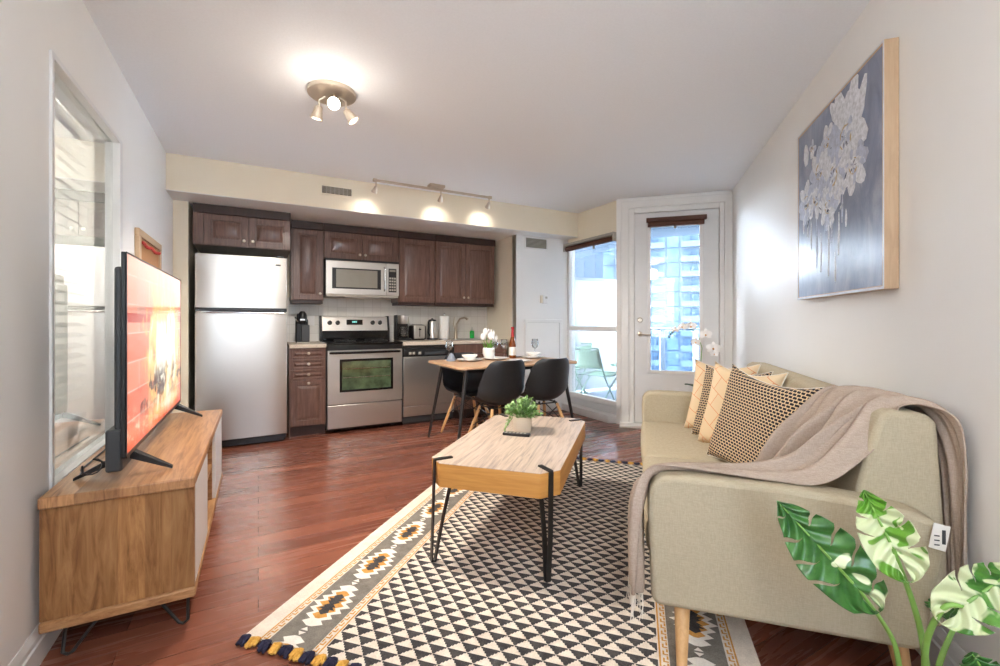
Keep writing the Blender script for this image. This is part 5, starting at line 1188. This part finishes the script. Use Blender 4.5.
# ================================================================ BALCONY AND CITY
E_ = [Vector((1.72, 10.2)), Vector((2.28, 8.45)), Vector((2.62, 7.55)), Vector((3.3, 7.25)), Vector((4.6, 7.2))]
inner = [FB(RW+.1, DV+.13), FB(-.155, DV+.13), FA(WU+.13, 3.6), FA(WU+.13, 5.6), FA(WU+.13, 8.0)]
poly = [(p.x, p.y) for p in inner]+[(p.x, p.y) for p in E_]+[(4.6, 4.4)]
struct('floor_balcony', MB().prism(poly, -.15, -.02), 'balcfloor', 'W')
struct('ceiling_balcony', MB().prism(poly, 2.56, 2.76), 'facade', 'W')
struct('wall_sky_block', MB().box(RW+.1, RW+.22, DV+.12, 7.15, -.15, 2.56), 'frost', 'B')  # unseen wall added to block sky light from the thermostat wall
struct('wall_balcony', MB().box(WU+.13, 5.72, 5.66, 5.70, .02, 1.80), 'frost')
struct('trim_4', MB().box(WU+.13, 5.74, 5.645, 5.715, 1.80, 1.85).box(5.72, 5.76, 5.645, 5.715, -.02, 1.85), 'rail')
T = Thing('balcony_railing', 'blue-grey metal and glass railing around the balcony edge', 'railing', 'W', (2.6, 7.5, -.02))
R_ = [Vector((2.30, 8.35)), Vector((2.64, 7.50)), Vector((3.3, 7.20)), Vector((4.5, 7.15))]
T.part('top_rail', MB().tube([(p.x, p.y, 1.0) for p in R_], .024, 8), 'rail')
T.part('bottom_rail', MB().tube([(p.x, p.y, .09) for p in R_], .02, 8), 'rail')
for (x, y) in ((2.30, 8.35), (2.74, 7.455), (3.21, 7.24), (3.9, 7.175), (4.48, 7.15)): T.part('post', MB().box(x-.035, x+.035, y-.03, y+.03, -.02, 1.0), 'rail')
M['railglass'] = glass('rail_glass', (.80, .87, .94), .05)
for a, b in zip(R_, R_[1:]):
    d_ = (b-a).normalized(); n_ = Vector((-d_.y, d_.x))*.004
    T.part('glass_panel', MB().prism([tuple(a+n_), tuple(b+n_), tuple(b-n_), tuple(a-n_)], .11, .975), 'railglass')
def folding_chair(label, loc, rot):
    T = Thing('folding_chair', label, 'chair', 'W', loc, 'mint green folding chairs on the balcony', rot)
    for s_ in (-1, 1):
        x = s_*.22
        T.part('back_leg_frame', MB().tube([(x, -.36, .80), (x, -.20, .42), (x, .12, .012)], .011, 8), 'chairgreen', smooth=True)
        T.part('front_leg_frame', MB().tube([(x*.92, .24, .43), (x*.92, .0, .26), (x*.92, -.26, .012)], .011, 8), 'chairgreen', smooth=True)
        T.part('seat_rail', MB().tube([(x*.92, .24, .43), (x*.92, -.20, .42)], .010, 8), 'chairgreen', smooth=True)
    T.part('cross_bar', MB().tube([(-.22, -.36, .80), (.22, -.36, .80)], .011, 8).tube([(-.20, .24, .43), (.20, .24, .43)], .010, 8).tube([(-.22, .12, .014), (.22, .12, .014)], .010, 8).tube([(-.2, -.26, .014), (.2, -.26, .014)], .010, 8), 'chairgreen', smooth=True)
    def bk(a, b): z = .79-.27*b; y = -.355+.115*b; return ((a-.5)*.43, y-.02*sin(pi*b), z-.03*sin(pi*a)*(1-b))
    T.part('backrest_sling', MB().grid(bk, 12, 8), 'chairgreen', smooth='all', solid=.004)
    T.part('seat_sling', MB().grid(lambda a, b: ((a-.5)*.40, -.19+.42*b, .425-.03*sin(pi*b)), 10, 10), 'chairgreen', smooth='all', solid=.004)
folding_chair('mint green folding chair with its back to the balcony window', (1.36, 6.15, -.02), -.75)
folding_chair('folding balcony chair farther left, seen only as thin crossing frame', (1.05, 6.95, -.02), 2.3)
T = Thing('balcony_table', 'low pale folding table between the balcony chairs', 'table', 'W', (2.0, 6.9, -.02))
T.part('tabletop', MB().lathe([(.26, 0), (.26, .02)], (2.0, 6.9, .44), 28), 'chairgreen')
for a in range(3): T.part('leg', MB().tube([(2.0+.06*cos(a*2.1), 6.9+.06*sin(a*2.1), .44), (2.0+.22*cos(a*2.1), 6.9+.22*sin(a*2.1), -.01)], .01, 8), 'chairgreen')
def tower(name, label, frame_rot, c_, wx, wy, z0, z1, fl, bays, mats=('facade', 'facwin')):
    T = Thing(name, label, 'building', 'W', (c_[0], c_[1], z0), None, frame_rot)
    T.part('wall', MB().box(-wx/2, wx/2, -wy/2, wy/2, 0, z1-z0), mats[0])
    rows = int((z1-z0)/fl)
    mb = MB(); sl = MB(); cl = MB()
    for r_ in range(rows):
        z = r_*fl+.5
        for (a, b, kind) in bays:
            if kind == 'g': mb.box(a, b, -wy/2-.15, -wy/2+.01, z+.3, z+fl-.75)
            if kind == 'd': cl.box(a, b, -wy/2-.2, -wy/2+.01, z-.2, z+fl-.4)
            if kind == 's': sl.box(a, b, -wy/2-1.4, -wy/2, z-.35, z-.1); sl.box(a, b, -wy/2-1.4, -wy/2-1.34, z-.1, z+.75)
    T.part('window_band', mb, mats[1])
    if cl.v: T.part('dark_bay', cl, mats[1])
    if sl.v: T.part('balcony_slabs', sl, mats[0])
    return T
# tower seen through the door
b_ = []
for i in range(-8, 9):
    x = i*3.1
    if i % 4 == 0: b_.append((x, x+2.2, 'd'))
    else: b_ += [(x, x+1.25, 'g'), (x+1.4, x+2.7, 'g')]
for i in range(-8, 9, 4): b_.append((i*3.1+2.6, i*3.1+12.0, 's'))
tower('apartment_tower', 'tall pale blue-grey residential tower seen through the balcony door', -.36, (48, 92), 48, 18, -60, 62, 2.9, b_)
b2_ = []
for i in range(-5, 6): b2_ += [(i*4.2, i*4.2+2.1, 'g')] if i % 2 else [(i*4.2-.4, i*4.2+1.2, 'g')]
tower('apartment_building', 'white apartment block seen above the privacy panel through the angled window', .2, (30, 150), 44, 14, -60, 26, 3.1, b2_)
